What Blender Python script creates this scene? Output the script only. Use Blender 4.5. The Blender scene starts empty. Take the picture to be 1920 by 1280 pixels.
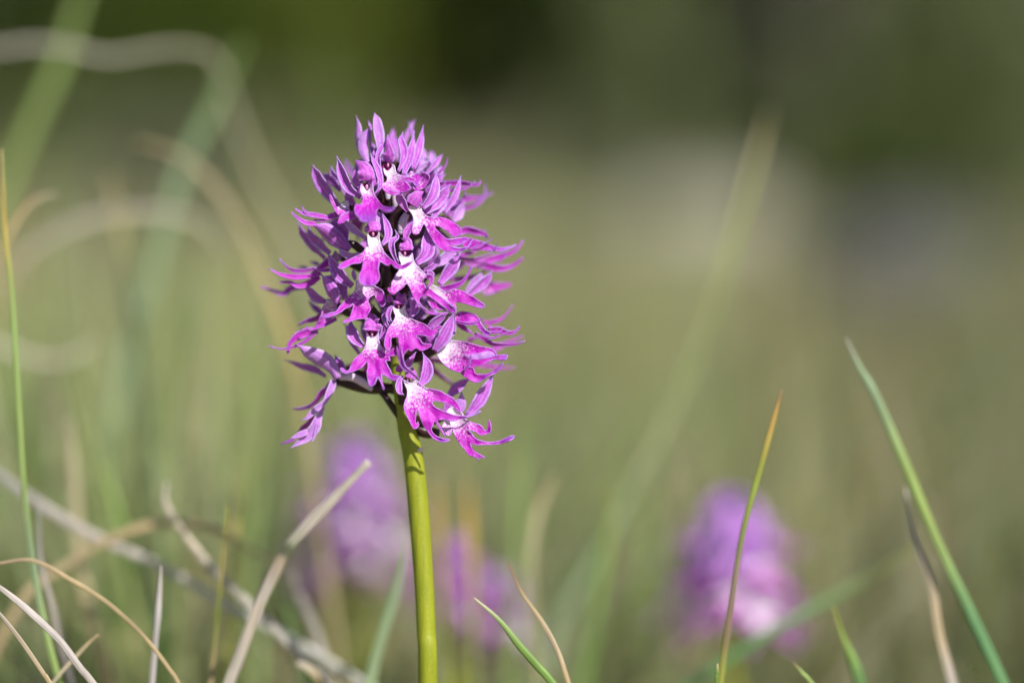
import bpy, math, random
import numpy as np
from mathutils import Vector, Matrix, noise
from mathutils.geometry import delaunay_2d_cdt

# ------------------------------------------------------------------ camera, sky, sun, exposure
scene = bpy.context.scene
COL = scene.collection
random.seed(7)
rng = np.random.default_rng(11)

CAM_H, PITCH, FOCAL, D0 = 0.306, math.radians(6.0), 100.0, 0.533     # metres; D0 = depth of the orchid's axis
cam_data = bpy.data.cameras.new('camera')
cam = bpy.data.objects.new('camera', cam_data)
COL.objects.link(cam)
cam.location = (0, 0, CAM_H)
cam.rotation_euler = (math.pi / 2 - PITCH, 0, 0)
cam_data.lens = FOCAL
cam_data.sensor_width = 36
cam_data.clip_start = 0.01
cam_data.clip_end = 500
cam_data.dof.use_dof = True
cam_data.dof.focus_distance = D0 - 0.0075
cam_data.dof.aperture_fstop = 3.2
cam_data.dof.aperture_blades = 9
scene.camera = cam

SUN_AZ, SUN_EL = math.radians(38), math.radians(42)     # azimuth: to the right of straight behind the camera
to_sun = Vector((math.sin(SUN_AZ) * math.cos(SUN_EL), -math.cos(SUN_AZ) * math.cos(SUN_EL), math.sin(SUN_EL)))
world = bpy.data.worlds.new('World')
scene.world = world
world.use_nodes = True
wn = world.node_tree.nodes
bg = wn['Background']
sky = wn.new('ShaderNodeTexSky')
sky.sky_type = 'NISHITA'
sky.sun_disc = False
sky.sun_elevation = SUN_EL
sky.sun_rotation = math.atan2(to_sun.x, to_sun.y)
world.node_tree.links.new(sky.outputs[0], bg.inputs[0])
bg.inputs[1].default_value = 0.065
sun_data = bpy.data.lights.new('sun', 'SUN')
sun_data.energy = 4.6
sun_data.angle = math.radians(0.5)
sun_data.color = (1.0, 0.95, 0.87)
sun = bpy.data.objects.new('sun', sun_data)
COL.objects.link(sun)
sun.rotation_euler = to_sun.to_track_quat('Z', 'Y').to_euler()
sun.location = to_sun * 20
scene.view_settings.view_transform = 'Standard'
scene.view_settings.look = 'None'
scene.view_settings.exposure = 0.33
scene.view_settings.gamma = 1.0
scene.render.engine = 'CYCLES'
scene.cycles.use_denoising = True
scene.cycles.denoiser = 'OPENIMAGEDENOISE'
scene.cycles.denoising_input_passes = 'RGB'
scene.cycles.use_adaptive_sampling = True
scene.cycles.adaptive_threshold = 0.004
scene.cycles.max_bounces = 8
scene.cycles.transparent_max_bounces = 8

# ------------------------------------------------------------------ helpers
RIGHT = Vector((1, 0, 0))
FWD = Vector((0, math.cos(PITCH), -math.sin(PITCH)))
UP = Vector((0, math.sin(PITCH), math.cos(PITCH)))
CPOS = Vector((0, 0, CAM_H))
K = 36.0 / FOCAL / 1920.0


def P(px, py, mm=0.0):
    """photo pixel + depth in mm behind the orchid's axis -> world point"""
    z = D0 + mm / 1000.0
    return CPOS + FWD * z + RIGHT * ((px - 960) * K * z) + UP * ((640 - py) * K * z)


def PD(px, py, z):
    return CPOS + FWD * z + RIGHT * ((px - 960) * K * z) + UP * ((640 - py) * K * z)


VIEW = {'A': (480, 200), 'B': (640, 200), 'C': (480, 360), 'D': (700, 360),
        'E': (480, 510), 'G': (700, 510), 'H': (480, 670), 'I': (700, 670)}
ZM = 6.4


def px(view, s):
    x0, y0 = VIEW[view]
    out = []
    for t in s.split():
        a = t.split(',')
        out.append((x0 + float(a[0]) / ZM, y0 + float(a[1]) / ZM))
    return out


def catmull(pts, n, closed=False):
    p = [np.array(q, float) for q in pts]
    m = len(p)
    if m == 2 and not closed:
        return [p[0] + (p[1] - p[0]) * i / (n - 1) for i in range(n)]
    segs = m if closed else m - 1
    res = []
    total = n if closed else n - 1
    for i in range(n):
        t = i * segs / total
        k = min(int(t), segs - 1)
        f = t - k
        if closed:
            a, b, c, d = p[(k - 1) % m], p[k % m], p[(k + 1) % m], p[(k + 2) % m]
        else:
            a = p[k - 1] if k > 0 else 2 * p[0] - p[1]
            b, c = p[k], p[k + 1]
            d = p[k + 2] if k + 2 < m else 2 * p[-1] - p[-2]
        res.append(0.5 * (2 * b + (c - a) * f + (2 * a - 5 * b + 4 * c - d) * f * f + (3 * b - a - 3 * c + d) * f ** 3))
    return res


def sstep(a, b, x):
    t = max(0.0, min(1.0, (x - a) / (b - a)))
    return t * t * (3 - 2 * t)


class MB:
    """collects vertices, faces and a per-vertex attribute colour"""
    def __init__(self):
        self.v, self.f, self.c = [], [], []

    def add(self, v, f, c):
        o = len(self.v)
        self.v += [tuple(q) for q in v]
        self.f += [tuple(i + o for i in q) for q in f]
        self.c += c

    def mesh(self, name, mat, smooth=True, origin=None):
        me = bpy.data.meshes.new(name)
        v = self.v
        if origin is not None:
            v = [(a[0] - origin[0], a[1] - origin[1], a[2] - origin[2]) for a in v]
        me.from_pydata(v, [], self.f)
        at = me.attributes.new('pig', 'FLOAT_COLOR', 'POINT')
        at.data.foreach_set('color', np.array([tuple(c) + (1.0,) for c in self.c], np.float32).ravel())
        me.materials.append(mat)
        if smooth:
            me.polygons.foreach_set('use_smooth', [True] * len(me.polygons))
        me.update()
        return me


def link(name, data, parent=None, thick=0.0):
    o = bpy.data.objects.new(name, data)
    COL.objects.link(o)
    if parent is not None:
        o.parent = parent
    if thick:
        m = o.modifiers.new('thickness', 'SOLIDIFY')
        m.thickness = thick
        m.offset = 0
    return o


def tag(o, label=None, cat=None, group=None, kind=None):
    if label: o['label'] = label
    if cat: o['category'] = cat
    if group: o['group'] = group
    if kind: o['kind'] = kind
    return o


# ---- ribbon: petals, sepals, lobes
def prof(kind, t):
    if kind == 'sepal':
        w = 0.44 + 0.51 * sstep(0, 0.42, t)
        if t > 0.42:
            u = (t - 0.42) / 0.58
            w *= max(0.0, 1 - u) ** 1.12 * (1 + 1.15 * u) * (1 - 0.45 * sstep(0.55, 0.92, u))
        return max(w, 0.03)
    if kind == 'hood':
        w = 0.8 + 0.2 * sstep(0, 0.3, t)
        if t > 0.3:
            u = (t - 0.3) / 0.7
            w *= max(0.0, 1 - u ** 1.5) * (1 - 0.25 * sstep(0.3, 0.8, u))
        return max(w, 0.06)
    if kind == 'strand':
        w = 0.8 + 0.2 * math.sin(math.pi * min(1, t * 1.6))
        w *= 1 - 0.62 * sstep(0.35, 1.0, t)
        if t > 0.94:
            w *= math.sqrt(max(0.0, 1 - ((t - 0.94) / 0.06) ** 2)) * 0.9 + 0.1
        return w
    return 1.0


def ribbon(mb, spine, width, kind, hint, rot=(20, 20), cup=0.25, n=18, m=9, g=(0.0, 1.0), ruffle=0.0, seed=0):
    """spine: 3-D points; width in metres (full); hint: direction the blade faces"""
    sp = [Vector(q) for q in catmull([tuple(q) for q in spine], n)]
    v, f, c = [], [], []
    rs = random.Random(int(spine[0][0] * 1e6) + int(spine[-1][2] * 1e6) + seed)
    hook, wob = rs.uniform(-1, 1), rs.uniform(0, 6.28)
    if kind == 'sepal':
        cup = cup + math.copysign(0.16, cup)
        rot = (rot[0] + rs.uniform(-10, 10), rot[1] + rs.uniform(-16, 16))
    for i, q in enumerate(sp):
        t = i / (n - 1)
        T = (sp[min(i + 1, n - 1)] - sp[max(i - 1, 0)]).normalized()
        h = hint(q) if callable(hint) else hint
        W = T.cross(h)
        if W.length < 1e-6:
            W = T.cross(Vector((0.3, 0.5, 0.8)))
        W.normalize()
        a = math.radians(rot[0] + (rot[1] - rot[0]) * t)
        W = Matrix.Rotation(a, 3, T) @ W
        N = W.cross(T).normalized()
        if N.dot(h) < 0:
            N = -N
        hw = width * 0.5 * prof(kind, t)
        if kind == 'sepal':
            q = q + W * (width * 0.16 * hook * sstep(0.62, 1.0, t) ** 1.5) + N * (width * 0.12 * math.sin(wob + 5 * t) * t)
        for j in range(m):
            s = -1 + 2 * j / (m - 1)
            r = ruffle * hw * math.sin(seed * 1.7 + t * 11 + s * 2.0) * abs(s)
            r += width * 0.02 * noise.noise((q + W * hw * s) * 900) + width * (0.20 if kind == 'hood' else 0.15) * noise.noise((q + W * hw * s) * 330 + Vector((seed * 3.1, 0, 0)))
            es = 1 + 0.10 * noise.noise(Vector((t * 9 + wob, s * 0.8, seed)))
            v.append(q + W * (hw * s * es * (1 - 0.12 * abs(cup) * s * s)) + N * (cup * hw * abs(s) ** 1.5 + r))
            c.append((max(abs(s), sstep(0.9, 1.0, t)), g[0] + (g[1] - g[0]) * t, (s + 1) / 2))
    for i in range(n - 1):
        for j in range(m - 1):
            a = i * m + j
            f.append((a, a + 1, a + m + 1, a + m))
    mb.add(v, f, c)


def sheet(mb, outline2d, spacing, place, throat, smax=None, roll=0.00045, rollw=2.2, seed=0, g0=0.0):
    """a lobed lip cut from a closed outline; place(x, y, s, edge) -> 3-D point"""
    segs = []
    m = len(outline2d)
    per = sum(math.dist(outline2d[i], outline2d[(i + 1) % m]) for i in range(m))
    k = max(6, round(per / m / spacing))
    ol = catmull(outline2d, m * k, closed=True)
    ol = np.array(ol)
    x0, y0 = ol.min(0)
    x1, y1 = ol.max(0)
    gs = spacing * 1.7
    xs, ys = np.arange(x0, x1, gs), np.arange(y0, y1, gs * 0.866)
    inner = []
    for r, yy in enumerate(ys):
        for xx in xs:
            inner.append((xx + (r % 2) * gs / 2, yy))
    inner = np.array(inner)
    # even-odd test + margin
    a, b = ol, np.roll(ol, -1, 0)
    ins = np.zeros(len(inner), bool)
    for (ax, ay), (bx, by) in zip(a, b):
        cond = ((ay > inner[:, 1]) != (by > inner[:, 1]))
        if cond.any():
            xi = (bx - ax) * (inner[:, 1] - ay) / (by - ay + 1e-12) + ax
            ins ^= cond & (inner[:, 0] < xi)
    inner = inner[ins]
    if len(inner):
        d = np.sqrt(((inner[:, None, :] - ol[None, :, :]) ** 2).sum(2)).min(1)
        inner = inner[d > spacing * 0.8]
    allp = np.vstack([ol, inner]) if len(inner) else ol
    n = len(ol)
    vv, ee, ff, *_ = delaunay_2d_cdt([Vector(p) for p in allp], [(i, (i + 1) % n) for i in range(n)], [], 1, 1e-5)
    V = np.array([tuple(p) for p in vv])
    edge = np.sqrt(((V[:, None, :] - ol[None, :, :]) ** 2).sum(2)).min(1)
    s = np.sqrt(((V - np.array(throat)) ** 2).sum(1))
    sm = smax or s.max()
    out, c = [], []
    for (x, y), e, si in zip(V, edge, s):
        out.append(place(x, y, si / sm, e))
        ang = math.atan2(y - throat[1], x - throat[0])
        c.append((max(0.0, 1 - e / rollw), g0 + (1 - g0) * si / sm, 0.5 + 0.5 * ang / math.pi))
    mb.add(out, [tuple(q) for q in ff], c)


def tube(mb, pts, radii, n=10, col=(0, 0, 0), cols=None, seg=None, flat=1.0, cap=True, streak=0.0, sd=0.0):
    m = seg or max(6, len(pts) * 4)
    sp = [Vector(q) for q in catmull([tuple(q) for q in pts], m)]
    rr = [float(q[0]) for q in catmull([(r,) for r in radii], m)]
    cc = catmull(cols, m) if cols else [col] * m
    v, f, c = [], [], []
    ref = Vector((0, -1, 0.15)).normalized()
    for i, q in enumerate(sp):
        T = (sp[min(i + 1, m - 1)] - sp[max(i - 1, 0)]).normalized()
        W = T.cross(ref)
        if W.length < 1e-4:
            W = T.cross(Vector((0, 0, 1)))
        W.normalize()
        N = W.cross(T)
        for j in range(n):
            a = 2 * math.pi * j / n
            v.append(q + W * (math.cos(a) * rr[i]) + N * (math.sin(a) * rr[i] * flat))
            k = 1 + streak * 1.6 * noise.noise(Vector((j * 0.9 + sd, i * 0.10, sd))) + streak * 0.35 * noise.noise(Vector((j * 0.3, i * 0.4 + sd, 3))) if streak else 1
            c.append(tuple(np.clip(np.array(cc[i]) * k, 0, 1)))
    for i in range(m - 1):
        for j in range(n):
            f.append((i * n + j, i * n + (j + 1) % n, (i + 1) * n + (j + 1) % n, (i + 1) * n + j))
    if cap:
        f.append(tuple(range(n - 1, -1, -1)))
        f.append(tuple((m - 1) * n + j for j in range(n)))
    mb.add(v, f, c)


def blob(mb, c0, ax, n=10, col=(0, 0, 0)):
    v, f, c = [], [], []
    for i in range(n + 1):
        th = math.pi * i / n
        for j in range(n * 2):
            ph = math.pi * j / n
            q = Vector(c0) + ax[0] * (math.sin(th) * math.cos(ph)) + ax[1] * (math.sin(th) * math.sin(ph)) + ax[2] * math.cos(th)
            v.append(q); c.append(col)
    w = n * 2
    for i in range(n):
        for j in range(w):
            f.append((i * w + j, i * w + (j + 1) % w, (i + 1) * w + (j + 1) % w, (i + 1) * w + j))
    mb.add(v, f, c)


# ------------------------------------------------------------------ materials
def new_mat(name):
    m = bpy.data.materials.new(name)
    m.use_nodes = True
    nt = m.node_tree
    return m, nt, nt.nodes['Principled BSDF'], nt.nodes.new, nt.links.new


def ramp(nt, fac, stops, interp='LINEAR'):
    r = nt.nodes.new('ShaderNodeValToRGB')
    r.color_ramp.interpolation = interp
    el = r.color_ramp.elements
    while len(el) < len(stops):
        el.new(0.5)
    for e, (p, c) in zip(el, stops):
        e.position = p
        e.color = tuple(c) + (1,) if len(c) == 3 else c
    nt.links.new(fac, r.inputs[0])
    return r.outputs[0]


def mixc(nt, fac, a, b, mode='MIX'):
    x = nt.nodes.new('ShaderNodeMix')
    x.data_type = 'RGBA'
    x.blend_type = mode
    for sock, val in ((x.inputs[0], fac), (x.inputs[6], a), (x.inputs[7], b)):
        if hasattr(val, 'node'):
            nt.links.new(val, sock)
        elif isinstance(val, (int, float)):
            sock.default_value = val
        else:
            sock.default_value = tuple(val) + (1,)
    return x.outputs[2]


def mathn(nt, op, a, b=None, c=None):
    x = nt.nodes.new('ShaderNodeMath')
    x.operation = op
    for i, val in enumerate((a, b, c)):
        if val is None:
            continue
        if hasattr(val, 'node'):
            nt.links.new(val, x.inputs[i])
        else:
            x.inputs[i].default_value = val
    return x.outputs[0]


def noise_tex(nt, scale, detail=3, vec=None, rough=0.5):
    t = nt.nodes.new('ShaderNodeTexNoise')
    t.inputs['Scale'].default_value = scale
    t.inputs['Detail'].default_value = detail
    t.inputs['Roughness'].default_value = rough
    if vec is not None:
        nt.links.new(vec, t.inputs['Vector'])
    return t.outputs['Fac']


def objcoord(nt):
    return nt.nodes.new('ShaderNodeTexCoord').outputs['Object']


def pig(nt):
    a = nt.nodes.new('ShaderNodeAttribute')
    a.attribute_name = 'pig'
    s = nt.nodes.new('ShaderNodeSeparateColor')
    nt.links.new(a.outputs['Color'], s.inputs[0])
    return a.outputs['Color'], s.outputs[0], s.outputs[1], s.outputs[2]


def bump(nt, bsdf, height, strength, dist):
    b = nt.nodes.new('ShaderNodeBump')
    b.inputs['Strength'].default_value = strength
    b.inputs['Distance'].default_value = dist
    nt.links.new(height, b.inputs['Height'])
    nt.links.new(b.outputs[0], bsdf.inputs['Normal'])


def petal_finish(nt, bsdf, color, sss=0.24, spec=0.22, rough=0.38):
    oc = objcoord(nt)
    n1 = noise_tex(nt, 5200, 1, oc)
    n2 = noise_tex(nt, 900, 2, oc)
    hgt = mathn(nt, 'ADD', mathn(nt, 'MULTIPLY', n1, 0.6), mathn(nt, 'MULTIPLY', n2, 0.35))
    nt.links.new(color, bsdf.inputs['Base Color'])
    bsdf.inputs['Roughness'].default_value = rough
    bsdf.inputs['Specular IOR Level'].default_value = spec
    bsdf.inputs['Subsurface Weight'].default_value = sss
    bsdf.inputs['Subsurface Radius'].default_value = (1.0, 0.35, 0.9)
    bsdf.inputs['Subsurface Scale'].default_value = 0.0006
    bump(nt, bsdf, hgt, 0.7, 0.00025)


def make_lip_mat(name='lip_petal', shift=0.0):
    m, nt, b, new, ln = new_mat(name)
    _, edge, along, ang = pig(nt)
    oc = objcoord(nt)
    sp = noise_tex(nt, 2600, 2, oc, 0.7)
    big = noise_tex(nt, 350, 2, oc)
    # streaks fan out from the throat
    cmb = new('ShaderNodeCombineXYZ')
    ln(mathn(nt, 'MULTIPLY', ang, 60.0), cmb.inputs[0])
    ln(mathn(nt, 'MULTIPLY', along, 5.0), cmb.inputs[1])
    streak = noise_tex(nt, 1.0, 3, cmb.outputs[0])
    g = mathn(nt, 'ADD', along, mathn(nt, 'MULTIPLY', mathn(nt, 'SUBTRACT', sp, 0.5), 0.38))
    oi = new('ShaderNodeObjectInfo')
    g = mathn(nt, 'SUBTRACT', g, mathn(nt, 'ADD', mathn(nt, 'MULTIPLY', oi.outputs['Random'], 0.16), shift - 0.05))
    g = mathn(nt, 'ADD', g, mathn(nt, 'MULTIPLY', mathn(nt, 'SUBTRACT', big, 0.5), 0.12))
    white = ramp(nt, g, [(0.06, (0.80, 0.77, 0.80)), (0.28, (0.72, 0.50, 0.76)), (0.55, (0.56, 0.20, 0.64))])
    mag = ramp(nt, g, [(0.30, (0.44, 0.010, 0.44)), (0.62, (0.43, 0.006, 0.44)), (0.80, (0.36, 0.020, 0.45)), (1.0, (0.22, 0.06, 0.48))])
    cover = ramp(nt, g, [(0.08, (0, 0, 0)), (0.22, (0.32, 0.32, 0.32)), (0.34, (0.62, 0.62, 0.62)), (0.55, (1, 1, 1))])
    spots = ramp(nt, noise_tex(nt, 2300, 2, oc, 0.75), [(0.34, (0, 0, 0)), (0.66, (1, 1, 1))])
    mk = mathn(nt, 'ADD', mathn(nt, 'MULTIPLY', mathn(nt, 'SUBTRACT', mathn(nt, 'MULTIPLY', cover, 1.45), mathn(nt, 'ADD', spots, 0.22)), 1.7), 0.5)
    mkc = new('ShaderNodeClamp')
    ln(mk, mkc.inputs[0])
    c1 = mixc(nt, mkc.outputs[0], white, mag)
    st = ramp(nt, streak, [(0.40, (0, 0, 0)), (0.68, (1, 1, 1))])
    c2 = mixc(nt, mathn(nt, 'MULTIPLY', st, 0.34), c1, (0.60, 0.18, 0.66))
    e = ramp(nt, mathn(nt, 'ADD', edge, mathn(nt, 'MULTIPLY', mathn(nt, 'SUBTRACT', sp, 0.5), 0.3)), [(0.40, (0, 0, 0)), (0.9, (1, 1, 1))])
    em = ramp(nt, big, [(0.32, (0.25, 0.25, 0.25)), (0.62, (0.85, 0.85, 0.85))])
    c3 = mixc(nt, mathn(nt, 'MULTIPLY', e, em), c2, (0.46, 0.27, 0.70))
    petal_finish(nt, b, c3)
    return m


def make_sepal_mat(name, base, vein, edgec, nveins=5.0, veinw=0.16, vstr=0.9):
    m, nt, b, new, ln = new_mat(name)
    _, edge, along, u = pig(nt)
    oc = objcoord(nt)
    nz = noise_tex(nt, 420, 2, oc)
    u2 = mathn(nt, 'ADD', u, mathn(nt, 'MULTIPLY', mathn(nt, 'SUBTRACT', nz, 0.5), 0.10))
    w = mathn(nt, 'PINGPONG', mathn(nt, 'MULTIPLY', u2, nveins * 1.0), 0.5)
    vm = ramp(nt, w, [(0.0, (1, 1, 1)), (veinw, (0, 0, 0))])
    fade = ramp(nt, along, [(0.0, (0.9, 0.9, 0.9)), (0.55, (0.8, 0.8, 0.8)), (0.95, (0, 0, 0))])
    inner = ramp(nt, edge, [(0.7, (1, 1, 1)), (0.9, (0, 0, 0))])
    f = mathn(nt, 'MULTIPLY', mathn(nt, 'MULTIPLY', vm, fade), mathn(nt, 'MULTIPLY', inner, vstr))
    mott = noise_tex(nt, 1500, 3, oc, 0.65)
    c0 = mixc(nt, ramp(nt, mott, [(0.35, (0, 0, 0)), (0.7, (1, 1, 1))]), base, tuple(min(1, 0.5 * x + 0.5 * y) for x, y in zip(base, edgec)))
    c1 = mixc(nt, f, c0, vein)
    e = ramp(nt, mathn(nt, 'ADD', edge, mathn(nt, 'MULTIPLY', mathn(nt, 'SUBTRACT', mott, 0.5), 0.3)), [(0.70, (0, 0, 0)), (0.86, (1, 1, 1))])
    em = ramp(nt, nz, [(0.3, (0.35, 0.35, 0.35)), (0.6, (0.95, 0.95, 0.95))])
    c2 = mixc(nt, mathn(nt, 'MULTIPLY', e, em), c1, edgec)
    tip = ramp(nt, along, [(0.75, (0, 0, 0)), (1.0, (1, 1, 1))])
    c3 = mixc(nt, mathn(nt, 'MULTIPLY', tip, 0.5), c2, (0.26, 0.13, 0.56))
    petal_finish(nt, b, c3)
    return m


LIP = make_lip_mat()
LIP_PALE = make_lip_mat('lip_petal_pale', 0.22)
SEPAL = make_sepal_mat('sepal_striped', (0.49, 0.095, 0.57), (0.22, 0.008, 0.25), (0.47, 0.33, 0.74), 4.0, 0.24, 0.85)
PETAL = make_sepal_mat('petal_plain', (0.48, 0.07, 0.50), (0.30, 0.02, 0.34), (0.46, 0.27, 0.68), 4.0, 0.26, 0.6)
PALE = make_sepal_mat('sepal_pale', (0.48, 0.18, 0.62), (0.30, 0.05, 0.44), (0.56, 0.42, 0.76), 4.0, 0.2, 0.6)


def make_plain(name, col, col2, scale, rough=0.5, sss=0.0, bmp=0.2, dist=0.0002, spec=0.4):
    m, nt, b, new, ln = new_mat(name)
    oc = objcoord(nt)
    nz = noise_tex(nt, scale, 3, oc)
    c = mixc(nt, ramp(nt, nz, [(0.35, (0, 0, 0)), (0.65, (1, 1, 1))]), col, col2)
    ln(c, b.inputs['Base Color'])
    b.inputs['Roughness'].default_value = rough
    b.inputs['Specular IOR Level'].default_value = spec
    b.inputs['Subsurface Weight'].default_value = sss
    b.inputs['Subsurface Scale'].default_value = 0.0008
    bump(nt, b, nz, bmp, dist)
    return m


SPUR = make_plain('spur_pale', (0.62, 0.46, 0.68), (0.72, 0.60, 0.76), 500, 0.35, 0.4)
OVARY = make_plain('ovary_dark', (0.022, 0.006, 0.012), (0.055, 0.02, 0.018), 700, 0.35, 0.0, 0.3)
CUP = make_plain('throat_dark', (0.34, 0.012, 0.18), (0.46, 0.04, 0.30), 1500, 0.3)
ANTHER = make_plain('anther_pale', (0.62, 0.36, 0.56), (0.46, 0.12, 0.30), 2500, 0.35, 0.3)
BRACT = make_plain('bract_membrane', (0.55, 0.42, 0.52), (0.70, 0.62, 0.62), 900, 0.45, 0.4)


def make_stem_mat():
    m, nt, b, new, ln = new_mat('orchid_stem')
    _, r, g, bb = pig(nt)
    oc = objcoord(nt)
    mp = new('ShaderNodeMapping')
    mp.inputs['Scale'].default_value = (1, 1, 0.12)
    ln(oc, mp.inputs['Vector'])
    nz = noise_tex(nt, 900, 3, mp.outputs[0])
    fine = noise_tex(nt, 2600, 2, oc)
    green = mixc(nt, ramp(nt, nz, [(0.3, (0, 0, 0)), (0.7, (1, 1, 1))]), (0.22, 0.26, 0.006), (0.31, 0.335, 0.014))
    green = mixc(nt, mathn(nt, 'MULTIPLY', ramp(nt, fine, [(0.58, (0, 0, 0)), (0.75, (1, 1, 1))]), 0.3), green, (0.44, 0.46, 0.12))
    c = mixc(nt, ramp(nt, g, [(0.35, (0, 0, 0)), (0.65, (1, 1, 1))]), green, (0.05, 0.018, 0.022))
    ln(c, b.inputs['Base Color'])
    b.inputs['Roughness'].default_value = 0.55
    b.inputs['Subsurface Weight'].default_value = 0.25
    b.inputs['Subsurface Radius'].default_value = (0.8, 1.0, 0.2)
    b.inputs['Subsurface Scale'].default_value = 0.0012
    bump(nt, b, mathn(nt, 'ADD', nz, mathn(nt, 'MULTIPLY', fine, 0.5)), 0.35, 0.0003)
    return m


STEM = make_stem_mat()


def make_blade_mat(name, var=0.35, scale=300, trans=0.0):
    m, nt, b, new, ln = new_mat(name)
    col, *_ = pig(nt)
    oc = objcoord(nt)
    mp = new('ShaderNodeMapping')
    mp.inputs['Scale'].default_value = (1, 1, 0.15)
    ln(oc, mp.inputs['Vector'])
    nz = noise_tex(nt, scale, 3, mp.outputs[0])
    h = new('ShaderNodeHueSaturation')
    ln(col, h.inputs['Color'])
    ln(mathn(nt, 'ADD', mathn(nt, 'MULTIPLY', nz, var * 2), 1 - var), h.inputs['Value'])
    ln(h.outputs[0], b.inputs['Base Color'])
    b.inputs['Roughness'].default_value = 0.5
    b.inputs['Specular IOR Level'].default_value = 0.35
    bump(nt, b, nz, 0.3, 0.0003)
    return m


BLADE = make_blade_mat('grass_blade')
MEADOW = make_blade_mat('meadow_grass', 0.3, 40)

# ------------------------------------------------------------------ the setting: ground, slope
def ground_mat():
    m, nt, b, new, ln = new_mat('meadow_ground')
    oc = objcoord(nt)
    n1 = noise_tex(nt, 0.8, 4, oc)
    n2 = noise_tex(nt, 14, 4, oc, 0.65)
    a = mixc(nt, ramp(nt, n2, [(0.35, (0, 0, 0)), (0.65, (1, 1, 1))]), (0.17, 0.17, 0.08), (0.29, 0.26, 0.165))
    c = mixc(nt, ramp(nt, n1, [(0.42, (0, 0, 0)), (0.6, (1, 1, 1))]), a, (0.15, 0.17, 0.075))
    ln(c, b.inputs['Base Color'])
    b.inputs['Roughness'].default_value = 0.9
    bump(nt, b, n2, 0.6, 0.02)
    return m


def gz(x, y):
    return 0.0 if y < 2 else 0.02 * noise.noise(Vector((x * 0.6, y * 0.6, 0))) * min(1, (y - 2))


gm = MB()
NX, NY = 70, 90
gx = np.sign(np.linspace(-1, 1, NX)) * np.abs(np.linspace(-1, 1, NX)) ** 2.2 * 60
gy = -3 + np.linspace(0, 1, NY) ** 2.4 * 90
for y in gy:
    for x in gx:
        gm.v.append((x, y, gz(x, y))); gm.c.append((0, 0, 0))
for i in range(NY - 1):
    for j in range(NX - 1):
        a = i * NX + j
        gm.f.append((a, a + 1, a + NX + 1, a + NX))
ground = link('ground', gm.mesh('ground', ground_mat()))
tag(ground, 'dry meadow ground under the blurred grass', 'ground', kind='structure')

sl = MB()
sx, sy = np.linspace(-45, 45, 60), np.linspace(0, 1, 24)
for v in sy:
    for x in sx:
        yy = 17 + v * 24
        sl.v.append((x, yy, -0.4 + v * 15 + 1.2 * noise.noise(Vector((x * 0.25, v * 6, 3))) * min(1, v * 5)))
        sl.c.append((0, 0, 0))
for i in range(len(sy) - 1):
    for j in range(len(sx) - 1):
        a = i * len(sx) + j
        sl.f.append((a, a + 1, a + len(sx) + 1, a + len(sx)))
hill = link('hill', sl.mesh('hill', make_plain('wooded_slope', (0.02, 0.03, 0.008), (0.05, 0.065, 0.02), 1.5, 0.9, 0, 0.6, 0.3)))
tag(hill, 'dark wooded slope behind the shrubs', 'hill', kind='structure')

# ------------------------------------------------------------------ shrubs beyond the meadow
def leaf_mat(name, a, b2):
    m, nt, b, new, ln = new_mat(name)
    col, *_ = pig(nt)
    c = mixc(nt, pig(nt)[1], a, b2)
    ln(c, b.inputs['Base Color'])
    b.inputs['Roughness'].default_value = 0.6
    b.inputs['Specular IOR Level'].default_value = 0.2
    return m


BARK = make_plain('bark', (0.07, 0.055, 0.04), (0.13, 0.11, 0.09), 60, 0.85, 0, 0.6, 0.01)


def shrub(x, y, rx, ry, h, label, mats, nleaf=2600, leaf=0.05, low=0.02, group='shrubs beyond the meadow'):
    r = random.Random(int(x * 100 + y * 10))
    root = link('shrub', None)
    root.location = (x, y, gz(x, y))
    tag(root, label, 'shrub', group)
    tb = MB()
    for k in range(6):
        a = r.uniform(0, 6.28)
        e = Vector((math.cos(a) * rx * 0.55, math.sin(a) * ry * 0.55, h * r.uniform(0.5, 0.85)))
        tube(tb, [(0, 0, -0.02), tuple(e * 0.35 + Vector((0, 0, h * 0.1))), tuple(e)], [0.03, 0.02, 0.006], 6)
    link('trunk', tb.mesh('trunk', BARK), root)
    cb = MB()
    clumps = [(r.uniform(-0.8, 0.8), r.uniform(-0.8, 0.8), r.uniform(0.1, 0.9), r.uniform(0.25, 0.5), r.random()) for _ in range(26)]
    for _ in range(nleaf):
        cx, cy, cz, cr, cc = r.choice(clumps)
        d = Vector((r.gauss(0, 1), r.gauss(0, 1), r.gauss(0, 1))).normalized() * cr * (0.55 + 0.45 * r.random())
        p = Vector(((cx + d.x) * rx, (cy + d.y) * ry, max(low, (cz + d.z * 0.7) * h)))
        n = (d + Vector((r.gauss(0, .6), r.gauss(0, .6), r.gauss(0, .6) + 0.3))).normalized()
        t = n.orthogonal().normalized()
        t = Matrix.Rotation(r.uniform(0, 6.28), 3, n) @ t
        w = n.cross(t)
        L = leaf * r.uniform(0.6, 1.3)
        g = min(1, max(0, cc * 0.6 + r.random() * 0.4))
        cb.add([p - t * L, p + w * L * 0.42, p + t * L, p - w * L * 0.42], [(0, 1, 2, 3)], [(g, g, g)] * 4)
    link('crown', cb.mesh('crown', mats, smooth=False), root)
    return root


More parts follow.
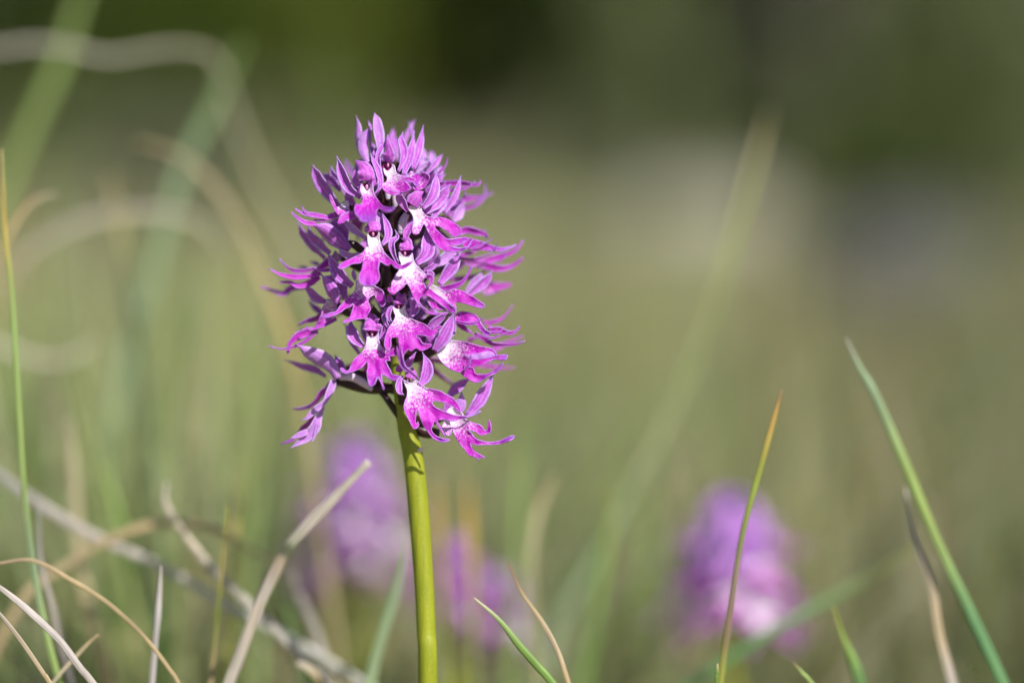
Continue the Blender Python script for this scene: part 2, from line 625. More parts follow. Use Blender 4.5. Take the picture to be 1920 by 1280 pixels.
DARK = leaf_mat('leaf_dark', (0.026, 0.044, 0.003), (0.060, 0.092, 0.008))  # DARK, DEEP, BLACKG: dark greens with shade inside the shrubs put into them
DEEP = leaf_mat('leaf_deep', (0.014, 0.024, 0.002), (0.034, 0.052, 0.005))
BLACKG = leaf_mat('leaf_blackish', (0.008, 0.011, 0.005), (0.016, 0.02, 0.008))
OLIVE = leaf_mat('leaf_olive', (0.09, 0.12, 0.04), (0.17, 0.20, 0.09))
GREYG = leaf_mat('leaf_grey', (0.10, 0.11, 0.065), (0.20, 0.205, 0.14))
MIDG = leaf_mat('leaf_mid', (0.06, 0.085, 0.006), (0.11, 0.14, 0.015))


def gx_at(pxx, y):           # world x seen at photo column pxx on the plane y
    return (pxx - 960) * K * y


shrub(gx_at(120, 7.4), 7.4, 0.70, 0.5, 0.78, 'dark green shrub behind the tall blurred grass stalks', DARK)
shrub(gx_at(420, 7.8), 7.8, 0.55, 0.5, 0.68, 'yellowish green shrub between two dark green shrubs', MIDG)
shrub(gx_at(870, 8.2), 8.2, 0.30, 0.5, 0.83, 'very dark green shrub above the orchid flower head', DEEP, 3600)
shrub(gx_at(1175, 6.6), 6.6, 0.11, 0.2, 0.73, 'narrow olive green shrub beside a very dark shrub', OLIVE)
shrub(gx_at(1312, 7.0), 7.0, 0.12, 0.15, 0.27, 'blackish green shrub in the gap between two paler shrubs', BLACKG)
shrub(gx_at(1470, 7.0), 7.0, 0.14, 0.2, 0.73, 'grey green shrub above the tip of a long pale blade', GREYG)
shrub(gx_at(1650, 9.3), 9.3, 0.45, 0.5, 0.73, 'dark shrub behind grey green and mid green neighbours', DARK)
shrub(gx_at(1790, 8.4), 8.4, 0.30, 0.4, 0.78, 'slim mid green shrub near the end of the shrub row', OLIVE)
shrub(gx_at(1960, 8.8), 8.8, 0.45, 0.5, 0.73, 'dull brownish grey shrub closing the shrub row', GREYG)
for i, xx in enumerate(np.linspace(-5.5, 6.0, 9)):
    shrub(float(xx), 11.5 + 0.6 * math.sin(i * 2.1), 1.0, 0.7, 2.4 + 0.4 * math.sin(i * 1.3), 'tall dark shrub in the dense second row behind', DEEP, 2600, 0.09, group='dense second row of shrubs')


for cx, cy, rx, h, mt in ((60, 5.6, 0.20, 0.20, OLIVE), (330, 5.0, 0.18, 0.17, GREYG), (560, 5.7, 0.24, 0.20, OLIVE), (1100, 5.3, 0.10, 0.12, GREYG),
                          (1500, 5.4, 0.14, 0.14, GREYG), (1620, 4.7, 0.17, 0.17, DARK), (1780, 5.5, 0.22, 0.23, DARK), (1930, 4.6, 0.16, 0.19, OLIVE), (1560, 6.1, 0.25, 0.24, DARK), (220, 6.2, 0.25, 0.24, DARK)):
    shrub(gx_at(cx, cy), cy, rx, rx * 0.8, h, 'low soft scrub clump at the far edge of the meadow', mt, 700, 0.022, group='low scrub at the meadow edge')


def rock(name, x, y, rx, ry, rz, label, col):
    mb = MB()
    blob(mb, (0, 0, rz * 0.35), [Vector((rx, 0, 0)), Vector((0, ry, 0)), Vector((0, 0, rz))], 14)
    mb.v = [tuple(Vector(q) * (1 + 0.35 * noise.noise(Vector(q) * 7 + Vector((x, y, 0))))) for q in mb.v]
    o = link(name, mb.mesh(name, col))
    o.location = (x, y, gz(x, y))
    return tag(o, label, 'rock', 'rocks at the far edge of the meadow')


LIME = make_plain('limestone', (0.26, 0.25, 0.20), (0.36, 0.34, 0.28), 18, 0.9, 0, 0.6, 0.01)
STONE_DARK = make_plain('dark_stone', (0.06, 0.06, 0.06), (0.11, 0.11, 0.105), 18, 0.9, 0, 0.6, 0.01)  # mottled dark grey stone colour
rock('rock', gx_at(1300, 4.3), 4.3, 0.14, 0.10, 0.07, 'pale grey rock below the blackish green shrub', LIME)
rock('rock', gx_at(1640, 3.3), 3.3, 0.11, 0.10, 0.08, 'dark slate grey rock lying out in the meadow', STONE_DARK)

# ------------------------------------------------------------------ meadow grass (uncountable)
PAL = np.array([(0.15, 0.23, 0.055), (0.21, 0.25, 0.09), (0.28, 0.27, 0.12), (0.42, 0.34, 0.19), (0.38, 0.34, 0.26), (0.19, 0.25, 0.12), (0.36, 0.32, 0.12)])


def meadow(n, y0, y1, h0, h1, w0, w1, name, label, pw, xs=None, bend=0.55):
    verts, faces, cols = [], [], []
    L = 5
    for _ in range(n):
        u = rng.random()
        y = 1.0 / (1 / y0 + (1 / y1 - 1 / y0) * u)
        x = (rng.random() * 2 - 1) * (0.24 * y + 0.22) if xs is None else xs[0] + (xs[1] - xs[0]) * rng.random()
        h = (h0 + (h1 - h0) * rng.random() ** 1.6) * (1 - 0.72 * min(1, max(0, (y - 1.2) / 1.6)))
        w = (w0 + (w1 - w0) * rng.random()) * (1 + 0.25 * max(0, y - 1))
        a = rng.random() * 6.283
        if y < 0.95:
            h *= 1 + 0.16 * sstep(-0.02, 0.08, -x)
        lean = h * (0.1 + bend * rng.random() ** (1.5 if bend < 0.6 else 0.6))
        dx, dy = math.cos(a), math.sin(a)
        if y < 1.0:
            dy = abs(dy)
        tx, ty = -dy, dx
        pn = noise.noise(Vector((x * 1.7, y * 0.9, 5)))
        p = pw.copy()
        p[[3, 4, 6]] *= max(0.1, 1 + 2.2 * pn)
        p /= p.sum()
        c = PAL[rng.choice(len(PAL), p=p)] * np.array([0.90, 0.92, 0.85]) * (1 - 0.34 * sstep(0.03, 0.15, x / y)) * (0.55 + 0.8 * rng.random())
        if rng.random() < 0.05 and 0.85 < y < 2.5:
            h *= 1.5
        o = len(verts)
        z0 = gz(x, y)
        for i in range(L):
            t = i / (L - 1)
            ww = w * 0.5 * (1 - t ** 1.5) + 0.00012
            cx, cy, cz = x + dx * lean * t * t, y + dy * lean * t * t, z0 + h * (t - 0.12 * t * t)
            verts.append((cx - tx * ww, cy - ty * ww, cz)); verts.append((cx + tx * ww, cy + ty * ww, cz))
            cols += [tuple(c)] * 2
            if i:
                b = o + 2 * i
                faces.append((b - 2, b - 1, b + 1, b))
    mb = MB()
    mb.v, mb.f, mb.c = verts, faces, cols
    o = link(name, mb.mesh(name, MEADOW))
    return tag(o, label, 'grass', kind='stuff')


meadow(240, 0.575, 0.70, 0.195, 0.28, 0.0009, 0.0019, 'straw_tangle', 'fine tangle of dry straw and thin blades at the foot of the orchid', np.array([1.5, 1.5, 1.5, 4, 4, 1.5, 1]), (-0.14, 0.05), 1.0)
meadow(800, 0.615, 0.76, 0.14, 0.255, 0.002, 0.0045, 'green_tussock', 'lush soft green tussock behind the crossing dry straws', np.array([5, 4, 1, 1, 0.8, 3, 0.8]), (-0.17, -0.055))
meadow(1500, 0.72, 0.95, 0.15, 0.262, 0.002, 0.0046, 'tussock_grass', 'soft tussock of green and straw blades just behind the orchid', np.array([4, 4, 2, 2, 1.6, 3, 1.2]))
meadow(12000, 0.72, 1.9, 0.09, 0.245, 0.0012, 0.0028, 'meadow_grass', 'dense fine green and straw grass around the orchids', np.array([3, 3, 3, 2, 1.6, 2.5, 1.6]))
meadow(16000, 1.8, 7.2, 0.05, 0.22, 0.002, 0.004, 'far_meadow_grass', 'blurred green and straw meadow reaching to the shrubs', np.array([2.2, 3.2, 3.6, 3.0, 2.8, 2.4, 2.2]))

# ------------------------------------------------------------------ single grass blades that can be told apart
GREEN, LGREEN, PGREEN = (0.15, 0.25, 0.055), (0.24, 0.33, 0.10), (0.23, 0.32, 0.18)
TAN, GREY, OCH, BRN, YG = (0.38, 0.29, 0.16), (0.36, 0.32, 0.29), (0.50, 0.32, 0.07), (0.20, 0.12, 0.06), (0.26, 0.28, 0.05)
BGRN, DGRN = (0.12, 0.25, 0.10), (0.09, 0.12, 0.06)


def blade(name, label, cat, path, w, z, cols, group=None, flat=None, w1=None, rough_nodes=0, tip=0.22):
    flat = flat or (0.34 if 'dry' in name else 0.5)
    rb = random.Random(label)
    pts = [tuple(float(q) for q in s.split(',')) for s in path.split()]
    zz = z if isinstance(z, tuple) else (z, z)
    n = len(pts)
    amp = 2.2 if 'dry' in name else 0.7
    P3 = [PD(p[0] + rb.uniform(-amp, amp), p[1] + rb.uniform(-amp, amp), zz[0] + (zz[1] - zz[0]) * i / (n - 1)) for i, p in enumerate(pts)]
    zm = sum(zz) / 2
    r0 = w * 0.5 * K * zm
    r1 = (w1 or w) * 0.5 * K * zm
    # carry on below the frame down to the ground
    d = (P3[-1] - P3[-2]).normalized()
    q = P3[-1].copy()
    ext = []
    while q.z > 0.0:
        d = (d + Vector((0, 0.01, -0.10))).normalized()
        q = q + d * 0.022
        ext.append(q.copy())
    if ext:
        ext[-1].z = -0.004
    allp = P3 + ext
    m = len(allp)
    radii = []
    for i in range(m):
        t = min(1, i / max(1, n - 1))
        r = r0 + (r1 - r0) * t
        if i == 0:
            r *= tip
        elif i == 1 and n > 3:
            r *= 0.75
        if rough_nodes and i and i % 2 == 0:
            r *= 1 + rough_nodes
        radii.append(max(r * (1 + rb.uniform(-0.10, 0.10)), 0.00015))
    cc = []
    for i in range(m):
        t = min(1, i / max(1, n - 1)) * (len(cols) - 1)
        k = min(int(t), len(cols) - 2) if len(cols) > 1 else 0
        a, b = np.array(cols[k]), np.array(cols[min(k + 1, len(cols) - 1)])
        cc.append(tuple(a + (b - a) * (t - k)))
    mb = MB()
    tube(mb, allp, radii, 14, cols=cc, flat=flat, seg=m * 5, streak=0.42 if 'dry' in name else 0.22, sd=rb.random() * 50)
    base = Vector((allp[-1].x, allp[-1].y, 0))
    o = link(name, mb.mesh(name, BLADE, origin=base))
    o.location = base
    return tag(o, label, cat, group)


GB, DS = 'grass blade', 'dry stalk'
G1, G2 = 'green grass blades', 'dry straw stalks'
blade('grass_blade', 'tall thin upright green blade with ochre tip crossing the dry straws', GB, '3,278 8,420 22,560 35,760 45,920 62,1060 85,1180 112,1285', 9, 0.546, [(0.36, 0.3, 0.14), OCH, LGREEN, LGREEN, LGREEN, LGREEN, PGREEN, PGREEN, LGREEN, LGREEN], G1, w1=13)
blade('grass_blade', 'long leaning green blade with grey broken tip, sharp and thick', GB, '1586,634 1612,690 1640,740 1700,880 1760,1020 1820,1150 1884,1290', 13, 0.553, [GREY, PGREEN, PGREEN, LGREEN, LGREEN, BGRN, BGRN], G1, w1=22)
blade('dry_stalk', 'greyish tan dry stalk curving beside the long leaning green blade', DS, '1696,915 1715,1000 1745,1090 1762,1190 1786,1285', 15, 0.556, [GREY, GREY, TAN, GREY], G2, w1=19)
blade('grass_blade', 'yellow green blade with orange and brown tip standing before the purple orchid', GB, '1466,730 1450,790 1425,880 1395,990 1375,1100 1360,1200 1350,1285', 11, 0.513, [BRN, (0.46, 0.28, 0.08), (0.44, 0.30, 0.08), YG, (0.2, 0.24, 0.05), (0.17, 0.2, 0.05), (0.2, 0.13, 0.08), (0.26, 0.2, 0.15), (0.2, 0.13, 0.08), (0.18, 0.2, 0.05), YG], G1, w1=12)
blade('grass_blade', 'short sharp green blade with pale tip right beside the orchid stem', GB, '888,1120 935,1160 975,1210 1010,1250 1042,1288', 10, 0.531, [(0.5, 0.45, 0.32), GREEN, GREEN, GREEN], G1, w1=15)
blade('dry_stalk', 'thin sharp tan stalk leaning over the short pale tipped green blade', DS, '953,1052 980,1110 1015,1165 1045,1220 1068,1288', 7, 0.533, [BRN, TAN, (0.45, 0.36, 0.25), TAN], G2, w1=11)
blade('dry_stalk', 'pale lilac grey straw running down over the tall upright green blade', DS, '-40,1075 0,1100 50,1140 110,1200 150,1250 180,1290', 13, 0.530, [GREY, (0.48, 0.43, 0.42), GREY], G2)
blade('dry_stalk', 'thin brown straw lying below the lilac grey straw', DS, '-30,1120 0,1152 40,1200 80,1260 98,1288', 9, 0.528, [GREY, TAN], G2)
blade('dry_stalk', 'thin tan arching straw passing before the upright grey twig', DS, '-30,1060 0,1055 60,1050 130,1085 200,1130 270,1195 320,1260 338,1288', 8, 0.536, [(0.25, 0.19, 0.14), TAN, TAN], G2)
blade('twig', 'upright grey knotted dead twig with broken top', 'twig', '302,1060 299,1100 296,1150 292,1200 284,1288', 11, 0.542, [GREY, (0.45, 0.42, 0.42), (0.38, 0.35, 0.34)], None, 0.9, rough_nodes=0.25)
STR = (0.36, 0.32, 0.275)
blade('dry_stalk', 'thick pale straw leaning across in front of the blurred lilac orchid', DS, '692,866 660,896 620,935 580,980 552,1012 541,1025 532,1040 524,1054 500,1102 480,1150 445,1240 424,1288', 19, 0.507, [(0.42, 0.38, 0.34), STR, STR, STR, (0.30, 0.29, 0.22), (0.11, 0.12, 0.07), (0.11, 0.11, 0.07), (0.32, 0.26, 0.19), STR, (0.36, 0.31, 0.25), STR, STR], G2, w1=23, tip=0.85)
blade('dry_stalk', 'bent grey straw with upturned tip crossing behind the thick pale straw', DS, '314,905 312,945 350,1010 400,1070 470,1135 545,1210', 15, 0.568, [(0.46, 0.43, 0.38), (0.48, 0.40, 0.30), (0.48, 0.44, 0.38), (0.46, 0.43, 0.39)], G2)
blade('dry_stalk', 'long grey straw slanting down behind the upright grey twig', DS, '-30,870 0,890 80,950 180,1005 300,1060 420,1130 490,1165', 18, 0.583, [(0.3, 0.3, 0.3), GREY, (0.4, 0.4, 0.36)], G2)
blade('dry_stalk', 'tan arched straw rising and bending over behind the grey straws', DS, '520,1060 430,1005 370,985 290,985 200,1010 120,1060 50,1115 0,1200 -20,1250', 15, 0.582, [TAN, TAN, (0.42, 0.33, 0.2), TAN], G2)
blade('dry_stalk', 'dark blue grey thin stalk just beside the tall upright green blade', DS, '74,950 78,1050 95,1130 115,1210 138,1288', 10, 0.556, [(0.25, 0.25, 0.27), GREY, (0.12, 0.11, 0.12)], G2)
blade('dry_stalk', 'wide blurred cream straw standing behind the tan arched straw', DS, '132,780 138,900 150,1050 180,1180 208,1288', 22, 0.605, [(0.4, 0.35, 0.24), (0.42, 0.36, 0.22), TAN], G2)
blade('dry_stalk', 'wavy blurred grey stalk running level across the dark shrubs and drooping', DS, '432,160 405,112 370,92 300,92 200,105 130,92 60,84 0,90 -60,95 -90,200 -95,420', 12, 0.672, [(0.3, 0.29, 0.2), (0.3, 0.29, 0.2), (0.36, 0.34, 0.27), (0.34, 0.32, 0.27), GREY, GREY], G2)
blade('dry_stalk', 'faint blurred olive stalk drooping from the wavy grey stalk towards the flower', DS, '405,90 425,170 452,250 490,340 540,430 590,540', 14, 0.72, [(0.3, 0.29, 0.18), (0.3, 0.3, 0.18)], G2)
blade('grass_blade', 'broad blurred green blade leaning out beyond the dark shrub', GB, '185,-80 150,0 110,120 60,230 10,350 -40,470', 21, 0.715, [LGREEN, LGREEN, LGREEN], G1)
blade('grass_blade', 'broad blurred pale green blade under the wavy grey stalk', GB, '455,80 400,200 340,320 310,420 285,520 240,660 215,800 205,960', 23, 0.70, [GREEN, PGREEN, PGREEN, PGREEN, (0.2, 0.26, 0.12)], G1)
blade('dry_stalk', 'blurred tan stalk arching down towards the flower head', DS, '250,265 330,290 400,350 450,430 490,520 530,620 560,720 575,830', 13, 0.64, [TAN, (0.36, 0.3, 0.18), (0.36, 0.3, 0.17), (0.42, 0.31, 0.12), (0.36, 0.3, 0.15)], G2)
blade('grass_blade', 'blurred dark greyish green upright blade with a tan tip', GB, '205,330 225,430 240,540 260,680 275,830 290,1000', 18, 0.655, [TAN, (0.3, 0.27, 0.12), DGRN, DGRN, DGRN, DGRN], G1)
blade('dry_stalk', 'blurred beige stalk bending over in a low arch among the blurred blades', DS, '440,490 380,425 300,398 200,402 100,440 30,500 -20,590', 17, 0.675, [(0.3, 0.29, 0.2), (0.34, 0.32, 0.24), (0.38, 0.34, 0.28), TAN], G2)
blade('dry_stalk', 'small curved beige stalk tip next to the ochre blade tip', DS, '108,362 75,370 50,388 15,440 -15,520', 10, 0.580, [(0.4, 0.36, 0.28), TAN, TAN], G2)
blade('dry_stalk', 'blurred cream stalk sagging between the tall upright green blade and its neighbours', DS, '190,635 130,672 60,672 0,650 -60,640 -80,720', 14, 0.66, [(0.42, 0.4, 0.3), (0.42, 0.4, 0.3), (0.42, 0.4, 0.3)], G2)
blade('grass_blade', 'very long blurred pale green blade with beige tip leaning over the meadow', GB, '1442,210 1425,270 1410,330 1370,470 1320,620 1260,770 1190,900 1130,1020 1075,1120', 12, 0.668, [(0.3, 0.26, 0.16), (0.42, 0.37, 0.18), (0.3, 0.34, 0.12), (0.26, 0.31, 0.12), (0.28, 0.32, 0.14), (0.32, 0.35, 0.19), PGREEN, PGREEN], G1, w1=16)
blade('dry_stalk', 'blurred beige curved stalk between orchid stem and very long pale blade', DS, '1040,895 1020,940 1005,970 995,1060 1000,1160 1005,1285', 17, 0.612, [TAN, (0.36, 0.34, 0.2), (0.3, 0.3, 0.15)], G2)
blade('grass_blade', 'blurred green blade slanting up behind the purple orchid with a dark joint', GB, '1720,1025 1700,1038 1640,1075 1600,1098 1540,1130 1450,1180 1400,1210', 13, 0.605, [YG, (0.12, 0.14, 0.05), (0.12, 0.14, 0.05), (0.18, 0.28, 0.12), (0.14, 0.27, 0.11), BGRN], G1, w1=19)
blade('grass_blade', 'short dark green blade below the slanting green blade', GB, '1563,1135 1580,1190 1600,1240 1614,1288', 9, 0.556, [YG, GREEN, (0.1, 0.19, 0.06)], G1, w1=22)
blade('grass_blade', 'tiny green blade with a withered brown tip', GB, '1487,1240 1505,1262 1530,1290', 8, 0.540, [BRN, LGREEN, LGREEN], G1)
blade('grass_blade', 'cut green grass stub with beige end beside the yellow green blade', GB, '1345,1244 1346,1262 1347,1290', 11, 0.533, [(0.45, 0.37, 0.2), GREEN, GREEN], G1)
blade('grass_blade', 'pale green blade rising behind the orchid stem towards the lilac orchid', GB, '762,1010 750,1075 735,1130 710,1210 692,1288', 14, 0.570, [PGREEN, PGREEN, (0.27, 0.36, 0.2)], G1, w1=22)
blade('grass_blade', 'blurred thin blade with orange tip close behind the orchid stem', GB, '816,880 822,950 826,1020 830,1120 832,1285', 15, 0.625, [TAN, OCH, (0.3, 0.28, 0.1), (0.22, 0.26, 0.08)], G1)
blade('grass_blade', 'blurred thin blade with bright amber tip above the small violet orchid', GB, '878,890 878,940 880,1010 885,1110 888,1285', 15, 0.628, [TAN, (0.6, 0.36, 0.06), (0.34, 0.31, 0.1), (0.22, 0.26, 0.08)], G1)
blade('grass_blade', 'thin yellowish green blade standing amid the crossing straws', GB, '426,950 417,1060 407,1150 394,1288', 6, 0.552, [YG, (0.3, 0.24, 0.08), (0.13, 0.16, 0.03), TAN], G1, w1=9)
blade('dry_stalk', 'short pale bent straw chip resting against the tall upright green blade', DS, '186,1188 165,1208 140,1232 100,1275', 7, 0.540, [TAN, (0.42, 0.36, 0.26)], G2)
blade('dry_stalk', 'soft grey straw standing between thick pale straw and orchid stem', DS, '545,1060 562,1110 590,1180 622,1288', 16, 0.590, [(0.3, 0.28, 0.24), (0.34, 0.32, 0.28), GREY], G2)
blade('dry_stalk', 'pale broken straw end low beside the soft grey straw', DS, '556,1240 580,1256 612,1290', 14, 0.560, [(0.44, 0.40, 0.33), TAN], G2, tip=0.8)
blade('grass_blade', 'soft yellowish blade behind the thin yellowish green blade', GB, '445,900 438,1000 430,1120 420,1288', 16, 0.600, [OCH, (0.38, 0.34, 0.12), YG], G1)
blade('grass_blade', 'soft bright green blade curving behind the bent grey straw', GB, '190,850 215,950 250,1060 290,1180 310,1288', 22, 0.620, [LGREEN, (0.24, 0.38, 0.10), (0.20, 0.34, 0.08)], G1)
blade('grass_blade', 'soft dark green blade low behind the thick pale straw', GB, '520,1090 540,1150 560,1220 575,1290', 20, 0.600, [GREEN, (0.08, 0.13, 0.04), (0.07, 0.12, 0.04)], G1)
blade('grass_blade', 'soft olive blade leaning between the purple orchid and tan thin stalk', GB, '1150,900 1140,1000 1120,1120 1095,1288', 18, 0.640, [YG, GREEN, GREEN], G1)
blade('grass_blade', 'blurred bright green blade beside the beige curved stalk', GB, '985,760 975,900 968,1020 962,1150 955,1285', 18, 0.655, [GREEN, LGREEN, LGREEN, LGREEN], G1)

# ------------------------------------------------------------------ the orchid in focus
camdir = lambda q: (CPOS - q).normalized()
OB = Vector(P(792, 1400))
OB.z = 0
orchid = link('orchid', None)
orchid.location = OB
tag(orchid, 'sharp magenta orchid with a dense flower head on a thick yellow green stem', 'orchid', 'orchids in the meadow')
# (px, py, radius px, maroon)
ST = [(734, 300, 5, 1), (736, 380, 8, 1), (739, 470, 10, 1), (741, 560, 11, 0.95), (743, 640, 11, 0.75), (746, 705, 12, 0.12), (752, 745, 13, 0.0), (762, 800, 17, 0), (775, 860, 19, 0), (785, 960, 19.5, 0), (794, 1080, 18.5, 0), (799, 1180, 18, 0), (802, 1290, 18, 0)]
smb = MB()
spts = [P(a, b, 0) for a, b, r, g in ST]
d = (spts[-1] - spts[-2]).normalized()
tail = [spts[-1] + Vector((0, 0, -0.06)), spts[-1] + Vector((-0.001, 0.002, -0.12))]
tail.append(Vector((tail[-1].x, tail[-1].y, -0.004)))
tube(smb, spts + tail, [r * K * D0 for _, _, r, _ in ST] + [0.0019, 0.0021, 0.0023], 20, cols=[(0, g, 0) for *_, g in ST] + [(0, 0, 0)] * 3, seg=90)
link('stem', smb.mesh('stem', STEM, origin=OB), orchid)


def stem_at(py):
    for (a, b, r, g), (a2, b2, *_r) in zip(ST, ST[1:]):
        if b <= py <= b2:
            return a + (a2 - a) * (py - b) / (b2 - b)
    return ST[0][0] if py < ST[0][1] else ST[-1][0]


THICK = 0.00017
W1 = K * D0 / ZM          # one zoomed pixel in metres


class Floret:
    """one flower of the head: its ovary is the part, the rest are sub-parts"""
    def __init__(self, view, throat, d, ovary=True, start=None, drop=30):
        self.t = px(view, throat)[0]
        self.d = d
        mb = MB()
        sy = self.t[1] + drop if start is None else start
        sy = min(max(sy, 305), 790)
        a = P(stem_at(sy), sy, 0)
        e = P(self.t[0], self.t[1] + 2, d + 2.6)
        mid = (a + e) / 2 + Vector((0, 0, -0.0006))
        tube(mb, [a, mid, e], [0.0008, 0.0012, 0.0009] if ovary else [0.0005, 0.0006, 0.0005], 10)
        self.o = link('floret', mb.mesh('floret', OVARY, origin=OB), orchid)
        self.lipmb = MB()
        self.n = 0

    def R(self, name, view, s, w, d, rot=18, cup=0.3, mat=None, kind='sepal', g=(0.0, 1.0), ruffle=0.0):
        pts = px(view, s)
        dd = d if isinstance(d, tuple) else (d, d)
        m = len(pts)
        dl = catmull([(q,) for q in dd], m) if len(dd) > 2 else [(dd[0] + (dd[1] - dd[0]) * i / (m - 1),) for i in range(m)]
        sp = [P(a, b, float(z[0])) for (a, b), z in zip(pts, dl)]
        r = rot if isinstance(rot, tuple) else (rot, rot)
        self.n += 1
        mb = MB()
        ribbon(mb, sp, w * W1, kind, camdir, r, cup, g=g, ruffle=ruffle, seed=self.n)
        link(name, mb.mesh(name, mat or SEPAL, origin=OB), self.o, THICK)
        return self

    def S(self, view, s, w, d, **k):      # sepal
        return self.R('sepal', view, s, w, d, **k)

    def Q(self, view, s, w, d, **k):      # inner petal / hood
        k.setdefault('mat', PETAL)
        k.setdefault('kind', 'hood')
        return self.R('petal', view, s, w, d, **k)

    def lobe(self, view, s, w, d, rot=15, cup=0.25, g=(0.45, 1.0), ruffle=0.15, kind='strand'):
        pts = px(view, s)
        dd = d if isinstance(d, tuple) else (d, d)
        m = len(pts)
        sp = [P(a, b, dd[0] + (dd[1] - dd[0]) * i / (m - 1)) for i, (a, b) in enumerate(pts)]
        r = rot if isinstance(rot, tuple) else (rot, rot)
        self.n += 1
        ribbon(self.lipmb, sp, w * W1, kind, camdir, r, cup, n=24, g=g, ruffle=ruffle, seed=self.n)
        return self

    def L(self, parts, throat=None, dep=(0, -3, -4), lr=0.0, g0=0.0, roll=0.45, smax=None):
        """parts: list of (view, outline); dep: depth at throat, middle and tips, mm from the axis"""
        ol = []
        for view, s in parts:
            ol += px(view, s)
        th = throat or self.t
        sd = len(ol)

        def place(x, y, s, e):
            s1 = min(1.0, s)
            a, b, c = dep
            dd = a + (b - a) * sstep(0, 0.55, s1) + (c - b) * sstep(0.5, 1.0, s1)
            dd += lr * (x - th[0]) / 15.6
            dd -= 0.8 * roll * math.exp(-e / 1.6) * (0.5 + noise.noise(Vector((x * 0.06, y * 0.06, sd + 4))))
            dd += 0.55 * noise.noise(Vector((x * 0.045, y * 0.045, sd))) + 0.06 * noise.noise(Vector((x * 0.13, y * 0.13, sd + 9)))
            return P(x, y, dd)
        sheet(self.lipmb, ol, 1.25, place, th, smax=smax, rollw=2.6, g0=g0)
        return self

    def col(self, view, c, r, anther=None, d=None):
        """dark throat cup and pale anther"""
        x, y = px(view, c)[0]
        dd = self.d + 0.5 if d is None else d
        rr = r * W1
        mb = MB()
        v, f, cc = [], [], []
        for i in range(7):
            q = i / 6
            for j in range(18):
                a = 2 * math.pi * j / 18
                v.append(P(x, y, dd) + RIGHT * (math.cos(a) * rr * q) + UP * (math.sin(a) * rr * 0.9 * q) + FWD * (rr * 0.9 * (1 - q * q)))
                cc.append((0, 0, 0))
        for i in range(6):
            for j in range(18):
                f.append((i * 18 + j, i * 18 + (j + 1) % 18, (i + 1) * 18 + (j + 1) % 18, (i + 1) * 18 + j))
        mb.add(v, f, cc)
        link('throat', mb.mesh('throat', CUP, origin=OB), self.o)
        ax, ay = px(view, anther)[0] if anther else (x, y - r * 0.5 / ZM)
        mb = MB()
        blob(mb, P(ax, ay, dd - 0.7), [RIGHT * rr * 0.26, UP * rr * 0.50, FWD * rr * 0.35], 8)
        link('anther', mb.mesh('anther', ANTHER, origin=OB), self.o)
        return self

    def spur(self, view, s, w, d):
        pts = px(view, s)
        dd = d if isinstance(d, tuple) else (d, d)
        m = len(pts)
        sp = [P(a, b, dd[0] + (dd[1] - dd[0]) * i / (m - 1)) for i, (a, b) in enumerate(pts)]
        mb = MB()
        r = w * W1 / 2
        tube(mb, sp, [r * 0.75] + [r] * (m - 2) + [r * 0.8], 12)
        ax = (sp[-1] - sp[-2]).normalized()
        q = ax.orthogonal().normalized()
        blob(mb, sp[-1], [q * r * 0.8, ax.cross(q) * r * 0.8, ax * r * 0.9], 6)
        link('spur', mb.mesh('spur', SPUR, origin=OB), self.o)
        return self

    def done(self):
        if self.lipmb.v:
            link('lip', self.lipmb.mesh('lip', LIP, origin=OB), self.o, THICK)


# ---- F1: top flower facing the camera
f = Floret('B', '550,720', -6)
f.S('B', '522,825 462,720 446,600 480,500 535,430 556,335', 78, (-6.0, -4.5), rot=(-35, 10), cup=0.5)
f.S('B', '672,780 722,660 742,530 712,400 726,288', 118, (-6.0, -4), rot=(35, 15), cup=0.45)
f.Q('B', '560,672 565,610 570,560 560,450 556,345', 165, (-6.4, -7.0, -5.0), cup=-0.22, rot=-10, ruffle=0.25)
f.L([('B', '505,735 512,800 545,855 536,900 496,925 484,948 505,1000 560,1042 640,1062 695,1046 700,1022 640,1030 585,1004 575,985 605,950 640,985 680,1012 730,1032 800,1010 836,975 800,925 760,885 830,908 892,890 886,864 830,850 750,840 690,810 655,780 640,720 612,690 598,735 550,772')], dep=(-6, -10.5, -12), roll=0.5, smax=92)
f.col('B', '550,722', 55, '560,705')
f.spur('B', '560,960 560,1020 558,1085', 82, (-3.5, -3.5))
f.done()
# ---- top buds and sepals around it
f = Floret('A', '1330,640', -1, start=310)
f.S('B', '470,600 458,440 432,290 408,150 398,72', 155, (-3, -2.5), cup=0.35, rot=15, mat=PALE)
f.S('B', '300,690 222,540 196,370 196,230 164,112', 118, (-1, -1), cup=-0.3, rot=-30, mat=PALE)
f.S('B', '322,700 275,570 262,440 288,330 318,270', 138, (-2.5, -2), cup=-0.35, rot=10, mat=PALE)
f.S('B', '350,470 335,330 346,240 316,152', 52, (-1, 0), rot=40)
f.S('B', '390,640 370,520 372,470 350,420', 70, (0, 1), rot=10)
f.S('B', '440,640 420,560 400,500', 110, (-2.4, -2.4), rot=0)
f.done()
f = Floret('B', '850,690', -2, start=310)
f.S('B', '745,820 790,660 832,500 884,282', 138, (-4.5, -3), rot=20, cup=0.35)
f.S('B', '862,750 900,580 950,410 992,222', 126, (-3.5, -1.5), rot=22, cup=0.4)
f.S('B', '725,620 735,470 790,320 850,220 902,158', 66, (5, 7), rot=30, cup=0.3)
f.S('B', '860,400 852,320 838,250 798,160', 36, (5, 7), rot=20)
f.S('B', '605,560 608,420 612,340 627,255', 84, (6, 8), rot=15)
f.S('B', '670,640 660,500 640,400 610,370', 70, (4, 5), rot=15)
